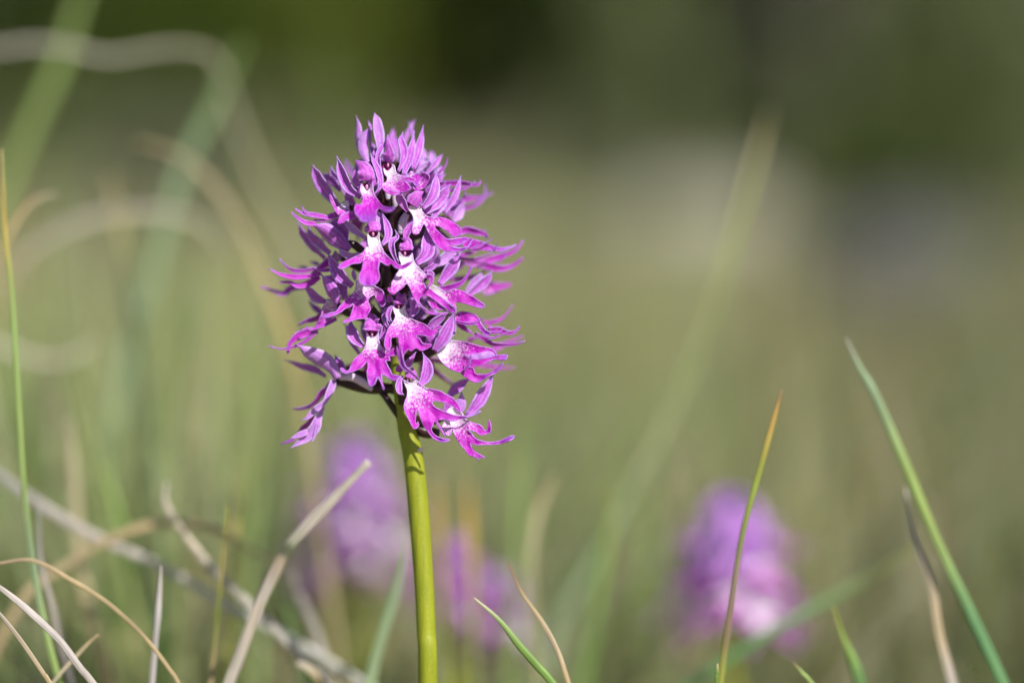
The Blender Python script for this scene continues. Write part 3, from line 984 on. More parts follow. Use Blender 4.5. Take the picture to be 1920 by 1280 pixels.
f.S('B', '960,720 985,610 970,540 955,480', 90, (6, 8), rot=30, mat=PALE)
f.L([('B', '838,735 870,790 985,832 940,900 900,960 850,900 820,830')], throat=px('B', '850,740')[0], dep=(-3, -4, -4.5))
f.spur('B', '680,1030 655,1100 650,1180', 90, (-3.2, -3.0))
f.done()
# ---- upper right
f = Floret('B', '1030,860', 1, start=400)
f.S('B', '895,800 980,715 1062,640', 62, (1, 2), rot=20, mat=PALE)
f.S('B', '1050,700 1085,610 1072,525', 88, (7, 9), rot=15, mat=PALE)
f.S('B', '1010,810 1110,705 1170,630 1220,566', 82, (0, 1.5), rot=20)
f.S('B', '1150,900 1180,780 1190,700', 90, (3, 4), rot=10, mat=PALE)
f.lobe('B', '1160,800 1195,770 1255,700 1275,604', 34, (0, -0.5), g=(0.5, 0.95), kind='strand')
f.L([('B', '820,830 920,800 1000,790 1060,840 1030,930 960,1000 880,1010 850,930')], throat=px('B', '870,840')[0], dep=(-3.5, -5, -5), smax=60)
f.lobe('B', '1150,930 1300,920 1420,915 1550,932 1640,935 1678,885', 80, (1, 2), g=(0.4, 0.95), rot=30)
f.lobe('B', '1280,1010 1420,992 1530,962 1612,888', 42, (0, 0), g=(0.5, 0.95))
f.lobe('B', '1120,1025 1215,985 1240,930 1245,878', 44, (-2, -2), g=(0.7, 0.95))
f.S('B', '1000,1010 1100,960 1170,850 1240,790', 120, (2, 3), rot=25)
f.done()
# ---- F2
f = Floret('A', '1330,970', -8)
f.S('A', '1255,1085 1125,985 1060,860 1010,720 958,598', 158, (-8, -5.5), rot=(-30, -10), cup=0.42)
f.S('A', '1425,1065 1482,940 1455,780 1405,650 1388,540', 96, (-8, -6), rot=(40, 20), cup=0.45)
f.Q('A', '1330,888 1325,820 1300,740 1240,680 1196,645', 225, (-9.2, -9.3, -7.5), cup=-0.25, rot=10, ruffle=0.35)
f.Q('A', '1380,950 1410,860 1390,760 1320,690', 110, (-8, -7.5), cup=-0.3, rot=25)
f.Q('A', '1255,960 1200,890 1190,790 1235,740', 90, (-8, -7.5), cup=0.3, rot=-30)
f.L([('A', '1262,930 1250,1000 1268,1060'), ('C', '1282,85 1250,150 1200,145 1180,190 1190,260 1225,300 1255,345 1330,362 1390,345 1440,305 1452,225 1480,205 1550,242 1640,222 1665,178 1600,185 1520,160 1460,90 1420,25 1405,-50 1390,-110 1335,-15 1285,-80')], dep=(-8, -11, -17), roll=0.5)
f.col('A', '1330,975', 68, '1330,965')
f.done()
# ---- F4 centre
f = Floret('C', '1400,510', -9)
f.S('C', '1505,632 1572,530 1565,410 1505,235', 118, (-9, -7), rot=(40, 15), cup=0.5)
f.S('C', '1325,560 1215,465 1105,375 1000,330', 116, (-8, -6), rot=-25, cup=0.3, mat=PALE)
f.Q('C', '1405,462 1400,425 1390,380 1390,320', 205, (-9.8, -9.2, -7), cup=-0.2, rot=10, ruffle=0.3)
f.Q('C', '1460,450 1450,390 1400,340', 120, (-8.5, -7.5), cup=-0.2, rot=30)
f.Q('C', '1500,470 1490,380 1470,280 1450,220', 120, (-7, -6), cup=0.2, rot=10, mat=PALE)
f.L([('C', '1335,490 1338,580 1322,660 1270,730 1210,762 1130,800 1040,842 998,880 988,912 1040,922 1100,892 1160,862 1250,852 1280,822 1270,920 1240,985 1238,1060 1262,1105 1335,1130 1430,1108 1482,1035 1470,930 1482,850 1502,840 1570,882 1620,865 1680,912 1760,922 1850,872 1877,826 1820,846 1740,878 1680,846 1600,790 1540,720 1500,630 1480,560 1476,480 1440,540 1375,540')], dep=(-9, -11.5, -13.5), roll=0.6)
f.col('C', '1410,512', 62, '1405,505')
f.done()
# ---- F3 right, half turned
f = Floret('D', '460,165', -7)
f.Q('B', '800,1260 745,1160 700,1070 738,955', 118, (-8, -8.5), cup=0.3, rot=(-40, -10), kind='sepal')
f.Q('B', '850,1180 890,1120 930,1060 985,1020', 210, (-8, -8, -7), cup=-0.3, rot=15)
f.S('B', '960,1215 1062,1090 1122,940 1140,770', 165, (-7, -6), rot=25, cup=0.4)
f.S('B', '990,1270 1125,1160 1230,1040 1296,925', 178, (-5, -3.5), rot=18, cup=0.3)
f.S('B', '1225,1275 1320,1130 1392,970 1438,822', 112, (-2.5, -1), rot=30, cup=0.3)
f.S('D', '700,330 760,200 850,90 960,30', 140, (-4, -2), rot=20)
f.L([('D', '430,165 428,215 470,290 478,370 462,470 490,508 540,500 570,455 606,385 650,470 690,540 740,620 810,690 900,718 1010,718 1100,696 1165,642 1196,572 1165,592 1125,652 1020,668 930,645 1030,636 1110,602 1156,566 1110,540 1000,552 890,562 815,505 738,418 800,420 880,470 960,538 1008,532 1056,490 1042,430 960,360 880,320 800,300 700,300 640,285 590,230 575,185 525,130 490,160')], dep=(-7, -9.5, -9), lr=0.5)
f.col('D', '450,155', 48, '462,150')
f.spur('D', '400,260 350,360 330,470', 105, (-4, -4))
f.done()
# ---- right side, upper row of side flowers
f = Floret('D', '900,300', 2, start=450)
f.S('D', '950,350 1030,250 1102,110', 140, (3, 4), rot=18, mat=PALE)
f.S('D', '850,330 930,240 990,120 1000,20', 110, (4, 5), rot=25)
f.lobe('B', '1330,1215 1480,1120 1600,1095 1690,1085', 84, (11, 12), g=(0.35, 0.7))
f.lobe('B', '1450,1240 1620,1172 1720,1065 1726,925', 52, (11, 12), g=(0.7, 0.95))
f.lobe('B', '1560,1110 1700,1082 1826,1028', 52, (12, 13), g=(0.6, 0.95))
f.lobe('B', '1300,1230 1400,1170 1470,1100 1490,1010', 44, (4, 4), g=(0.7, 0.95))
f.lobe('D', '1010,500 1120,455 1260,485 1350,512 1368,560', 100, (2, 3), g=(0.35, 0.85), rot=20)
f.lobe('D', '1330,500 1325,440', 26, (4, 4), g=(0.8, 1))
f.L([('D', '1060,600 1130,555 1220,570 1320,600 1420,640 1540,662 1640,650 1702,628 1705,648 1620,690 1540,715 1400,705 1280,700 1150,690 1080,650')], throat=px('D', '800,560')[0], dep=(-1, -1, -0.5), g0=0.3)
f.lobe('D', '1150,690 1300,632 1440,558', 22, (-2, -2), g=(0.8, 1))
f.lobe('D', '1465,700 1482,615', 18, (-1.5, -2), g=(0.8, 1))
f.done()
f = Floret('D', '1000,820', 3, start=520)
f.lobe('D', '1030,790 1200,805 1330,765 1442,722', 50, (2, 3), g=(0.5, 1.0), rot=50)
f.lobe('D', '1150,860 1350,825 1550,765 1700,700 1802,575', 92, (5, 6), g=(0.35, 0.95))
f.lobe('D', '1100,830 1330,880 1530,918 1680,878 1802,782', 105, (5, 6), g=(0.4, 0.95))
f.lobe('D', '1500,840 1570,780 1585,720', 26, (5, 5), g=(0.8, 1))
f.lobe('D', '1300,1185 1420,1150 1540,1130 1655,1105', 150, (12, 13), g=(0.35, 0.7))
f.lobe('D', '920,1045 1100,1035 1280,990 1360,925', 66, (8, 8), g=(0.6, 0.95))
f.lobe('D', '1080,820 1040,900 970,940', 60, (8, 9), g=(0.6, 0.95))
f.lobe('D', '1040,770 1120,740 1200,720 1250,700', 60, (6, 7), g=(0.5, 0.9))
f.S('D', '700,900 850,800 960,700 1050,690', 160, (-1, 1), rot=30, cup=0.2, mat=PALE)
f.spur('D', '560,880 620,800 700,720', 120, (-3, -2))
f.done()
# ---- F5
f = Floret('D', '365,740', -9)
f.S('D', '300,850 248,730 232,610 290,540 255,448', 96, (-9, -8), rot=(-40, -15), cup=0.45)
f.S('D', '500,845 620,735 645,590 608,400', 200, (-8.5, -7), rot=22, cup=0.42)
f.Q('D', '402,695 400,645 390,580 340,560', 180, (-9.8, -9.4, -8), cup=-0.2, rot=15, ruffle=0.3)
f.Q('D', '390,600 400,500 440,420 468,335', 110, (-8.4, -7.5), cup=0.35, rot=-20, kind='sepal')
f.L([('D', '310,720 308,800 332,862 310,930 268,1000 222,1080 212,1150 178,1150 176,1182 240,1232 290,1192 350,1150 400,1098 440,1160'), ('G', '480,290 530,372 590,442 660,502 760,512 862,510 892,484 800,488 700,480 640,450 580,400 550,340 572,300 640,284 700,310 780,370 860,430 920,480 982,492 992,440 940,398 850,328 750,258 690,200 640,190 602,92 650,44'), ('D', '590,950 520,880 480,805 468,730 430,770 360,770')], dep=(-9, -12, -12.5), lr=0.25, roll=0.55)
f.lobe('G', '640,60 690,60 700,120 650,185', 70, (-12, -13), g=(0.5, 0.8))
f.col('D', '370,745', 62, '378,735')
f.done()
# ---- side flower right of F5
f = Floret('D', '640,960', -3, start=560)
f.S('D', '790,1110 885,965 965,840 1048,698', 185, (-4, -2.5), rot=20, cup=0.3)
f.S('D', '590,945 715,880 792,755', 84, (-5, -4.5), rot=25, cup=0.3)
f.S('D', '700,1040 680,990 640,950', 110, (-5, -5), rot=0, mat=PETAL)
f.lobe('D', '780,1165 950,1135 1085,1060 1192,875', 78, (-4, -4.5), g=(0.7, 0.95))
f.L([('G', '665,185 700,150 790,190 870,232 960,205 1060,220 1170,280 1250,330 1332,388 1310,434 1200,412 1080,376 985,368 1000,430 950,400 850,330 760,270 690,225')], throat=px('G', '680,180')[0], dep=(-6, -6.5, -6))
f.S('D', '1120,1250 1270,1130 1360,1045 1438,945', 150, (0, 1), rot=22, cup=0.3)
f.S('D', '1080,1250 1180,1110 1300,1010 1330,990', 110, (2, 3), rot=30, mat=PALE)
f.L([('G', '645,340 700,325 800,385 870,440 790,455 700,425')], throat=px('G', '640,300')[0], dep=(-4, -5, -5), g0=0.1)
f.done()
# ---- F6: lip under the centre flower
f = Floret('E', '1290,110', -7)
f.S('C', '1165,1125 1040,1015 930,870 835,725', 185, (-5, -4), rot=-20, cup=0.42)
f.S('C', '1190,1060 1175,990 1160,920', 60, (-6, -6), rot=0, mat=PALE)
f.L([('E', '1215,100 1200,150 1190,215 1130,290 1060,345 1000,412 955,470 880,490 790,530 785,552 860,546 940,520 1020,480 1070,442 1130,420 1165,385 1160,440 1140,500 1120,545 1060,578 1040,610 1110,602 1210,568 1310,552 1352,490 1378,440 1366,400 1346,340 1370,300 1420,278 1440,330 1490,400 1522,416 1560,350 1530,240 1480,195 1430,165 1390,100')], dep=(-7, -10, -12), roll=0.55)
f.done()
# ---- F7
f = Floret('G', '315,420', -8.5)
f.S('G', '215,595 182,530 205,440 255,395', 70, (-9, -8.5), rot=(-30, -10), cup=0.5)
f.S('G', '180,660 140,570 160,460 220,380', 80, (-7.5, -7), rot=-30, cup=0.3)
f.S('G', '445,525 492,450 462,340 430,235', 132, (-8, -7), rot=25, cup=0.45)
f.Q('G', '312,380 315,338 310,290 300,235', 180, (-9.4, -9.0, -8), cup=-0.2, rot=-8, ruffle=0.5)
f.Q('G', '215,360 190,310 160,280', 80, (-8, -8), rot=0, cup=0.3)
f.Q('G', '350,330 370,280 380,250', 60, (-8.5, -8.5), rot=0, cup=0.2)
f.L([('G', '232,420 240,470 262,530 230,600 180,670 150,750 130,850 140,902 175,937 210,902 214,800 250,785 296,786 306,850 312,920 330,1000 352,1062 370,980 420,930 455,950 510,915 570,942 640,925 694,892 690,860 600,856 560,800 520,762 600,762 680,782 740,742 777,722 772,690 842,660 770,645 700,686 640,640 560,600 480,570 420,520 388,450 378,385 330,440 285,440')], dep=(-8.5, -11.5, -12), roll=0.5, smax=150)
f.lobe('G', '318,880 328,1000 360,1130 450,1200 552,1292', 84, (-11, -13), g=(0.75, 0.85), rot=35)
f.col('G', '310,415', 52, '305,410')
f.done()
# ---- F8
f = Floret('E', '1395,745', -8)
f.S('E', '1295,890 1200,800 1145,690 1165,570', 165, (-8, -6.5), rot=(-30, -15), cup=0.45)
f.S('E', '1495,815 1535,710 1565,570 1540,430', 120, (-7.5, -6.5), rot=25, cup=0.4)
f.S('E', '1600,640 1570,560 1560,460', 70, (-7, -6.5), rot=30)
f.S('E', '1250,990 1180,850 1120,720 1060,610', 110, (-2, 0), rot=-40)
f.Q('E', '1395,698 1390,652 1375,610 1360,565', 245, (-9.4, -9.0, -8), cup=-0.28, rot=8, ruffle=0.25)
f.Q('E', '1395,620 1385,560 1370,488', 190, (-8, -7.6, -7), cup=-0.1, rot=0, ruffle=0.6)
f.L([('E', '1325,720 1326,800 1306,900 1270,960 1200,1020 1150,1090 1118,1165 1080,1180 1040,1150 1014,1150 1016,1182 1070,1217 1150,1197 1230,1167 1290,1122 1330,1080 1340,1140 1328,1210'), ('H', '1338,260 1365,345 1422,325 1440,285 1465,242 1500,312 1524,384 1541,372 1516,280 1512,206 1570,232 1640,277 1700,257 1722,220 1640,200 1610,150 1582,100'), ('E', '1560,1065 1610,1062 1602,1015 1650,1005 1686,985 1690,940 1650,912 1610,928 1570,942 1520,900 1490,860 1472,800 1474,715 1430,770 1370,770')], dep=(-8, -10.5, -11.5), roll=0.55)
f.col('E', '1395,750', 62, '1392,742')
f.done()
# ---- F9 lowest front
f = Floret('I', '400,285', -6.5)
f.S('I', '345,215 300,310 312,410 365,462', 96, (-6.5, -8), rot=(-25, -10), cup=0.5)
f.S('I', '560,330 625,235 640,100 590,-70', 165, (-6.5, -5.5), rot=22, cup=0.42)
f.Q('G', '370,1150 440,1070 515,955', 100, (-6, -5), rot=15, cup=0.3)
f.Q('I', '440,250 460,180 470,120', 150, (-7.2, -6.5), cup=-0.3, rot=0)
f.Q('I', '300,180 330,120 360,60', 100, (-6, -5.5), cup=0.3, rot=-20)
f.L([('I', '362,270 378,330 402,385 400,460 370,560 368,620 400,700 440,780 478,852 522,848 550,810 532,768 514,790 508,740 514,665 530,632 560,720 600,820 640,872 690,942 750,992 840,1017 922,990 900,978 800,960 730,918 696,860 720,810 737,770 770,822 820,892 852,945 858,925 820,850 780,782 776,756 860,746 950,766 1020,746 1120,722 1220,692 1292,650 1270,643 1190,680 1090,700 980,690 870,650 800,620 740,590 708,538 760,524 850,545 930,562 970,600 1020,647 1052,640 1040,600 1000,540 950,480 880,445 810,400 720,380 630,362 570,320 530,280 480,265 430,300')], dep=(-6.5, -9.5, -9), lr=0.3, roll=0.55)
f.col('I', '395,280', 48, '412,265')
f.done()
# ---- F10 right lip with white base
f = Floret('G', '820,860', -3)
f.S('G', '730,945 815,810 900,650 965,470', 190, (-5, -6), rot=20, cup=0.35)
f.S('G', '650,660 760,580 900,485', 128, (-5, -6), rot=20, cup=0.3)
f.S('G', '860,815 950,710 985,560', 90, (-4, -4.5), rot=30, cup=0.3)
f.S('G', '640,880 700,810 760,740', 150, (-4.2, -4.2), rot=15)
f.L([('G', '850,812 960,820 1080,830 1200,865 1300,890 1430,920 1487,1000 1465,1002 1400,952 1300,970 1200,986 1105,1000 1160,1036 1250,1040 1400,1020 1530,990 1612,998 1572,1056 1450,1050 1380,1080 1280,1120 1190,1142 1130,1150 1085,1200 1010,1196 920,1166 850,1110 790,1040 754,960 790,890')], dep=(-4, -6, -5.5), roll=0.5)
f.lobe('G', '1085,1180 1130,1130 1160,1070 1172,990', 44, (-7, -8), g=(0.75, 0.95))
f.L([('I', '1040,170 1100,150 1150,118 1200,128 1225,190 1300,200 1400,180 1490,120 1553,62 1547,110 1480,182 1400,222 1320,270 1240,302 1170,282 1100,235')], throat=px('I', '900,50')[0], dep=(-5, -6, -7), g0=0.25)
f.done()
# ---- right middle lip strands
f = Floret('G', '960,540', -2, start=610)
f.L([('G', '985,520 1040,474 1120,478 1220,508 1270,560 1300,620 1350,690 1412,730 1382,762 1330,752 1280,702 1230,640 1150,622 1040,602 985,592')], throat=px('G', '900,500')[0], dep=(-4, -5, -5), g0=0.3)
f.lobe('G', '1000,598 1150,622 1240,602 1328,538', 38, (-6, -7), g=(0.85, 1.0))
f.lobe('G', '1010,600 1100,680 1200,742', 70, (-2, -2), g=(0.6, 0.8))
f.lobe('G', '1220,735 1350,812 1450,862 1600,872 1740,856 1828,822', 62, (-2, -2), g=(0.6, 1.0), rot=30)
f.lobe('G', '1240,745 1400,790 1520,762 1632,712', 32, (-3, -3), g=(0.75, 1.0))
f.lobe('G', '1400,725 1500,722 1557,685', 32, (-3.4, -3.6), g=(0.8, 1.0))
f.lobe('G', '1380,700 1500,690 1600,725 1690,722 1762,648', 84, (-1, -1), g=(0.45, 1.0), rot=20)
f.lobe('G', '1310,605 1450,592 1560,542 1682,385', 52, (5, 6), g=(0.5, 0.95))
f.lobe('G', '1380,690 1400,640 1420,600', 40, (5, 6), g=(0.6, 0.9))
f.lobe('G', '1430,930 1500,890 1650,832 1802,765', 80, (12, 13), g=(0.6, 0.9))
f.lobe('G', '1130,830 1200,790 1290,770', 60, (9, 9), g=(0.7, 1))
f.lobe('I', '1240,80 1400,100 1550,125 1700,120', 64, (12, 13), g=(0.45, 0.8))
f.done()
# ---- F11 lower right
f = Floret('I', '930,640', -3.5, start=800)
f.S('I', '885,490 960,390 1060,305 1172,268', 142, (-2, -1), rot=20, cup=0.3)
f.S('I', '1110,700 1230,550 1345,385 1492,172', 185, (-3, -2), rot=18, cup=0.35)
f.S('I', '850,640 900,560 960,500', 110, (-2.5, -2.5), rot=10)
f.Q('I', '1010,650 1050,540 1060,410', 160, (-3, -2.6), cup=-0.3, rot=10, mat=PALE)
f.L([('I', '880,640 950,596 1060,660 1110,740 1200,780 1290,812 1338,872 1365,850 1386,748 1412,800 1410,892 1370,917 1290,932 1220,892 1148,868 1190,920 1250,980 1380,1010 1500,1000 1620,950 1688,938 1682,972 1580,1022 1460,1047 1340,1047 1230,1052 1170,1032 1200,1110 1280,1160 1344,1202 1260,1202 1150,1172 1090,1102 1010,1002 960,902 945,850 925,930 880,932 840,882 824,830 850,760')], dep=(-4, -6, -5.5), roll=0.55)
f.lobe('I', '1180,1080 1230,1190 1268,1248', 22, (-5, -5), g=(0.6, 0.9))
f.done()
# ---- F12 lower left, seen from the side
f = Floret('H', '960,260', -1, ovary=True, start=728)
f.S('E', '980,1275 890,1130 740,1025 600,955 462,888', 225, (-2.5, -3), rot=-12, cup=-0.3, mat=PALE)
f.S('E', '840,1250 700,1148 520,1112 328,1064', 118, (3, 5), rot=-35, cup=0.3)
f.S('E', '1060,1230 1020,1110 930,1000', 120, (-1, 0), rot=-30)
f.lobe('H', '905,290 850,370 770,430 690,550 580,602 438,616', 118, (0, 3), g=(0.5, 1.0), rot=-50)
f.R('lip_lobe', 'H', '925,270 905,350 850,480 790,590 740,700', 96, (-1.5, -2.5), rot=-20, kind='strand', mat=PALE)
f.R('lip_lobe', 'H', '850,480 790,560 700,635 620,712 528,748', 84, (-2.5, -3), rot=-15, kind='sepal', mat=PALE)
f.R('lip_lobe', 'H', '800,590 740,720 690,850 610,950 510,1020 395,1085', 150, (-2, -3), rot=-20, kind='sepal', mat=PALE)
f.R('lip_lobe', 'H', '745,790 712,920 668,1020', 46, (-2.6, -3), kind='strand', mat=PALE)
f.lobe('H', '700,700 610,800 540,870 490,920', 96, (0, 1), g=(0.6, 1.0), rot=-50)
f.lobe('H', '460,985 370,1012 292,1042', 34, (0, 1), g=(0.9, 1.0))
f.R('lip_lobe', 'H', '620,890 500,940 415,970', 80, (-3, -3), kind='strand', mat=PALE)
f.spur('H', '1000,235 1150,235 1270,290 1375,365', 100, (-0.5, 0))
f.done()
# ---- F13 left middle
f = Floret('C', '1000,740', -2, start=520)
f.S('C', '1120,700 965,570 825,450 680,345', 235, (-4, -4), rot=-12, cup=-0.3)
f.S('C', '1095,600 1045,460 950,402 825,384', 150, (-2, -2), rot=-20, cup=-0.2)
f.S('C', '900,725 785,620 692,510 600,395', 205, (-1, 0), rot=-48, cup=0.3)
f.S('C', '840,790 705,650 580,515 498,362', 175, (2, 3), rot=-52, cup=0.3)
f.lobe('C', '985,730 950,790 860,840 760,905 670,965', 150, (-1, -2), g=(0.18, 0.85), rot=-35)
f.lobe('C', '900,930 780,940 690,900', 46, (-3, -3.5), g=(0.75, 0.95))
f.lobe('C', '700,915 560,945 430,935 350,875 278,798', 52, (0, 0), g=(0.6, 1.0), rot=-20)
f.lobe('C', '780,975 620,1012 450,1020 300,992 230,958 166,918', 70, (-1.5, -2), g=(0.45, 0.92))
f.lobe('C', '760,1015 650,1092 500,1128 400,1082 272,1084', 84, (-1, -1), g=(0.6, 0.9))
f.lobe('C', '620,1130 430,1150 330,1218 200,1185 52,1128', 84, (8, 9), g=(0.6, 1.0))
f.lobe('C', '640,930 560,900 500,905', 40, (6, 7), g=(0.85, 1.0))
f.lobe('C', '760,880 700,850 640,838', 50, (8, 9), g=(0.8, 1.0))
f.S('C', '1250,740 1130,770 1040,720 1010,660', 90, (-4, -4.5), rot=0, mat=PALE)
f.done()
# ---- F14 left, below it
f = Floret('E', '900,380', -2, start=600)
f.S('E', '975,385 935,270 862,145 782,15', 175, (-5, -5), rot=-15, cup=-0.25)
f.S('E', '1075,330 1025,175 930,92 825,58', 155, (-3, -3), rot=-15, cup=-0.2)
f.S('E', '870,355 755,292 655,222 565,165', 175, (-1.5, -0.5), rot=-48, cup=0.3)
f.lobe('E', '900,330 870,440 810,560 740,660 690,720', 190, (-2, -2.5), g=(0.20, 0.72), rot=-30, kind='hood')
f.lobe('E', '850,460 730,550 610,582 500,640', 96, (0, 1), g=(0.4, 1.0), rot=-40)
f.lobe('E', '965,560 860,612 740,662 650,688 590,652', 52, (-3, -4), g=(0.75, 0.92))
f.lobe('E', '740,690 600,722 480,775 400,865 382,985', 120, (-1, -2), g=(0.45, 0.85), rot=-20)
f.lobe('E', '720,725 590,830 440,900 300,922 138,884', 38, (-2.5, -3), g=(0.75, 1.0), rot=-20)
f.lobe('E', '790,490 690,412 640,335', 76, (8, 9), g=(0.8, 1.0))
f.done()
# ---- F15 upper left
f = Floret('C', '1060,160', -3, start=400)
f.S('A', '1000,1200 905,1060 785,905 722,790 704,696', 195, (-2, -2), rot=-45, cup=0.35)
f.S('A', '1020,1010 935,905 855,835 805,800', 125, (1, 2), rot=-30, cup=0.3)
f.S('A', '1070,940 965,835 912,775 903,712', 80, (0, 0), rot=-30, cup=0.3)
f.S('A', '1200,870 1125,745 1072,622', 78, (9, 11), rot=-30)
f.S('A', '1150,1120 1100,1020 1060,940 1000,900', 130, (-1, 0), rot=-20)
f.S('A', '1180,1170 1120,1100 1100,980', 120, (-4, -4), rot=-10)
f.L([('C', '1000,160 1060,108 1112,110 1122,200 1150,260 1100,300 1010,290 960,245 930,190 895,120 878,38 898,38 935,110 970,180')], throat=px('C', '1060,120')[0], dep=(-4, -5.5, -6), smax=48)
f.lobe('C', '1010,260 920,285 860,312 800,345 690,335', 76, (-4, -4), g=(0.4, 0.9))
f.lobe('C', '870,315 760,288 600,265 530,240 462,195', 66, (-4, -5), g=(0.75, 0.95))
f.lobe('C', '645,290 580,225 548,165', 34, (-4.5, -5), g=(0.8, 1.0))
f.lobe('C', '720,385 600,372 500,312 418,236', 66, (-4.4, -5), g=(0.6, 1.0))
f.lobe('C', '1180,280 1080,300 1010,360 1000,385', 120, (-6, -7), g=(0.6, 0.9))
f.lobe('C', '1020,330 985,400 1080,430 1140,400', 50, (4, 5), g=(0.9, 1.0))
f.done()

# ---- bare ovaries, bracts low on the head
f = Floret('I', '790,900', -1.5, start=815)
f.R('bract', 'I', '530,1120 570,1105 625,1070', 56, (-1.5, -1.5), mat=BRACT, kind='hood', cup=-0.4, rot=0)
f.done()
for view, s, w, dd in (('H', '1050,130 1230,190 1400,270 1660,420', 90, (1.6, 0.8)), ('H', '1460,370 1560,480 1640,600 1710,720', 80, (0.5, -0.5)), ('I', '320,300 350,420 330,560', 90, (-3, -1.5)),
                       ('D', '350,160 270,270 215,400 195,520', 110, (-4, -3)), ('C', '1110,610 1190,640 1290,720 1400,800', 95, (-3, -2)), ('D', '150,820 160,960 150,1200', 150, (-2, -2)),
                       ('B', '500,860 480,1000 500,1150', 90, (-3, -2)), ('B', '600,1060 590,1160 600,1250', 80, (-2.5, -2)), ('E', '1340,380 1430,480 1540,640', 80, (-3, -2)), ('G', '740,520 640,590 560,680', 80, (-2.5, -1))):
    pts = px(view, s)
    m = len(pts)
    sp = [P(a, b, dd[0] + (dd[1] - dd[0]) * i / (m - 1)) for i, (a, b) in enumerate(pts)]
    mb = MB()
    r = w * W1 / 2
    tube(mb, sp, [r * 0.8] + [r] * (m - 2) + [r * 0.7], 12)
    link('ovary', mb.mesh('ovary', OVARY, origin=OB), orchid)

# ------------------------------------------------------------------ simple whole floret, for the far side and the orchids behind
HALF = [(1.2, 0.5), (1.3, -1.5), (1.8, -3), (3, -4), (5, -5), (7, -6.6), (6.6, -7.3), (4.5, -6.4), (2.6, -6), (2.2, -7.5), (3, -9.5), (4.2, -12), (5.6, -14), (5, -14.4), (3.4, -12.6), (2, -10.6), (0.9, -9.6)]
OUTL = HALF + [(0, -10.8)] + [(-x, y) for x, y in HALF[::-1]]


def proto_floret(kseed, lipm=None, sepm=None):
    r = random.Random(kseed)
    mm = 0.001
    mb = MB()
    tube(mb, [(0, 0, 0), (4 * mm, 0, 1.4 * mm), (8 * mm, 0, 3.5 * mm)], [0.0008, 0.0012, 0.0009], 8)
    base = mb.mesh('floret', OVARY)
    subs = []
    lm = MB()
    b1, tw = r.uniform(0.45, 0.75), r.uniform(-0.15, 0.15)

    def place(x, y, s, e):
        v = -y
        X = 8.5 + b1 * v + 0.04 * x * x - 0.4 * math.exp(-e / 0.3) + 0.5 * noise.noise(Vector((x * .4, y * .4, kseed)))
        return Vector((X, x + tw * v, 3.5 - 0.8 * v)) * mm
    sheet(lm, OUTL, 0.30, place, (0, 0.3), rollw=0.6)
    subs.append(('lip', lm.mesh('lip', lipm or LIP), THICK))
    for sg in (1, -1):
        q = MB()
        ribbon(q, [Vector(p) * mm for p in ((7.5, sg * 1, 3), (8.3, sg * 3.2, 6), (9.2, sg * 3.6, 9), (10, sg * 2.8, 12), (10.6, sg * 1.8, 14))], 4.2 * mm, 'sepal', Vector((1, 0, 0.2)), (sg * 25, sg * 10), 0.4)
        subs.append(('sepal', q.mesh('sepal', sepm or SEPAL), THICK))
        q = MB()
        ribbon(q, [Vector(p) * mm for p in ((8, sg * .8, 4.5), (10, sg * 1.1, 6.6), (11.6, sg * .5, 8.5))], 2.4 * mm, 'hood', Vector((1, 0, 0.2)), (sg * 20, 0), -0.3)
        subs.append(('petal', q.mesh('petal', PETAL), THICK))
    q = MB()
    ribbon(q, [Vector(p) * mm for p in ((7.2, 0, 5), (8.6, 0, 8), (10.5, 0, 10.5), (12.5, 0, 12.5))], 4.6 * mm, 'sepal', Vector((1, 0, 0.4)), (0, 0), 0.35)
    subs.append(('sepal', q.mesh('sepal', PALE), THICK))
    return base, subs


PROTO = [proto_floret(k) for k in range(3)] + [proto_floret(k, LIP_PALE, PALE) for k in range(3)]


def put_floret(parent, k, loc, az, pitch, sc):
    base, subs = PROTO[k]
    o = link('floret', base, parent)
    o.location = loc
    o.rotation_euler = (0, -pitch, az)
    o.scale = (sc,) * 3
    for nm, me, th in subs:
        link(nm, me, o, th)
    return o


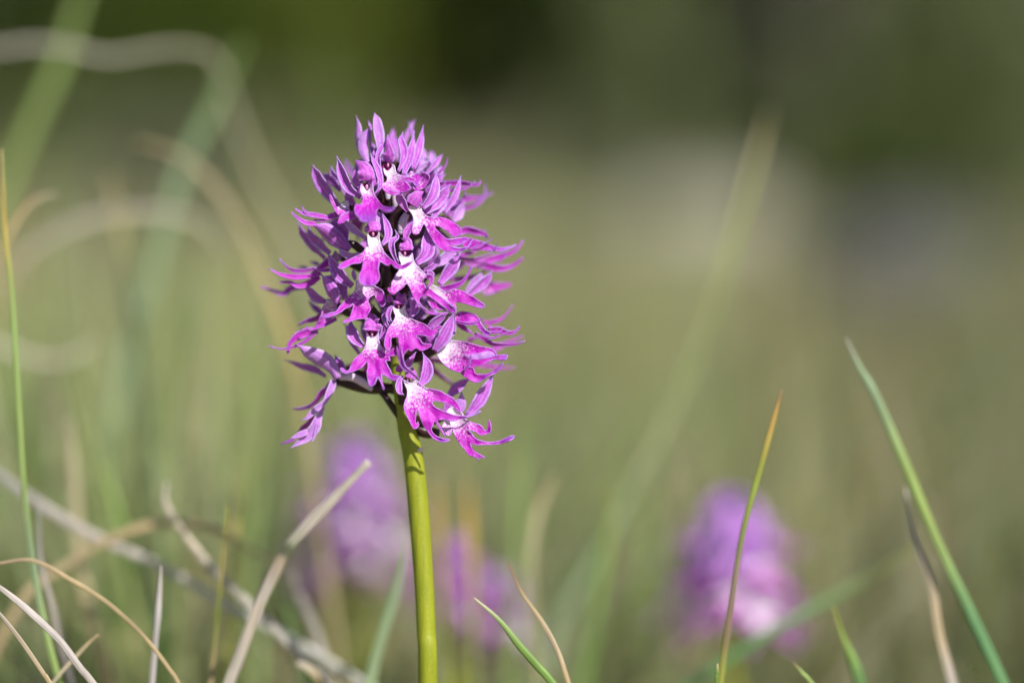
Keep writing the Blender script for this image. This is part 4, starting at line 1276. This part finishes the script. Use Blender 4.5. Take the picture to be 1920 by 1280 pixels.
for k, (py, az) in enumerate(((410, 80), (420, 45), (420, 125), (490, 85), (560, 50), (570, 120), (640, 85), (690, 55), (700, 115))):
    loc = P(stem_at(py), py, 0.5) - OB
    put_floret(orchid, k % 3, loc, math.radians(az), math.radians(8 if py > 400 else 25), 0.82)


def far_orchid(x, ytop, ybot, z, label, n, scl, lean, pale=True, seed=0, bottom_dir=0):
    """flower head between photo rows ytop and ybot at depth z, standing on the ground"""
    r = random.Random(seed)
    top, bot = PD(x, ytop, z), PD(x + lean, ybot, z)
    b = Vector((bot.x + bottom_dir, bot.y + 0.004, 0))
    root = link('orchid', None)
    root.location = b
    tag(root, label, 'orchid', 'orchids in the meadow')
    mb = MB()
    tp = top + (bot - top) * 0.12
    tube(mb, [tp, (tp + bot) / 2, bot, bot * 0.5 + b * 0.5 + Vector((0.001, 0, 0)), b - Vector((0, 0, 0.004))], [0.0008, 0.0013, 0.0017, 0.0019, 0.0021], 10, cols=[(0, 1, 0), (0, .8, 0), (0, 0, 0), (0, 0, 0), (0, 0, 0)])
    link('stem', mb.mesh('stem', STEM, origin=b), root)
    for k in range(n):
        t = (k + 0.5) / n
        loc = top + (bot - top) * (0.14 + 0.78 * t) - b
        az = k * 2.399 + seed
        put_floret(root, 3 + k % 3 if pale else k % 3, loc, az, math.radians(48 * (1 - t) ** 2 + r.uniform(-8, 8)), scl * (0.80 + 0.25 * math.sin(math.pi * (0.15 + 0.7 * t))) * r.uniform(0.75, 1.2))
    return root


far_orchid(1365, 1028, 1170, 0.675, 'bright purple blurred orchid behind the yellow green brown tipped blade', 24, 0.97, 6, seed=1)
far_orchid(655, 890, 1105, 0.70, 'pale lilac blurred orchid behind the thick leaning straw', 22, 0.86, 25, seed=2, bottom_dir=0.004)
far_orchid(862, 1040, 1175, 0.665, 'small violet blurred orchid close behind the orchid stem', 16, 0.52, -10, seed=3, pale=False)
far_orchid(945, 1110, 1225, 0.68, 'low small purple blurred orchid behind the short pale tipped blade', 16, 0.56, 8, seed=4)
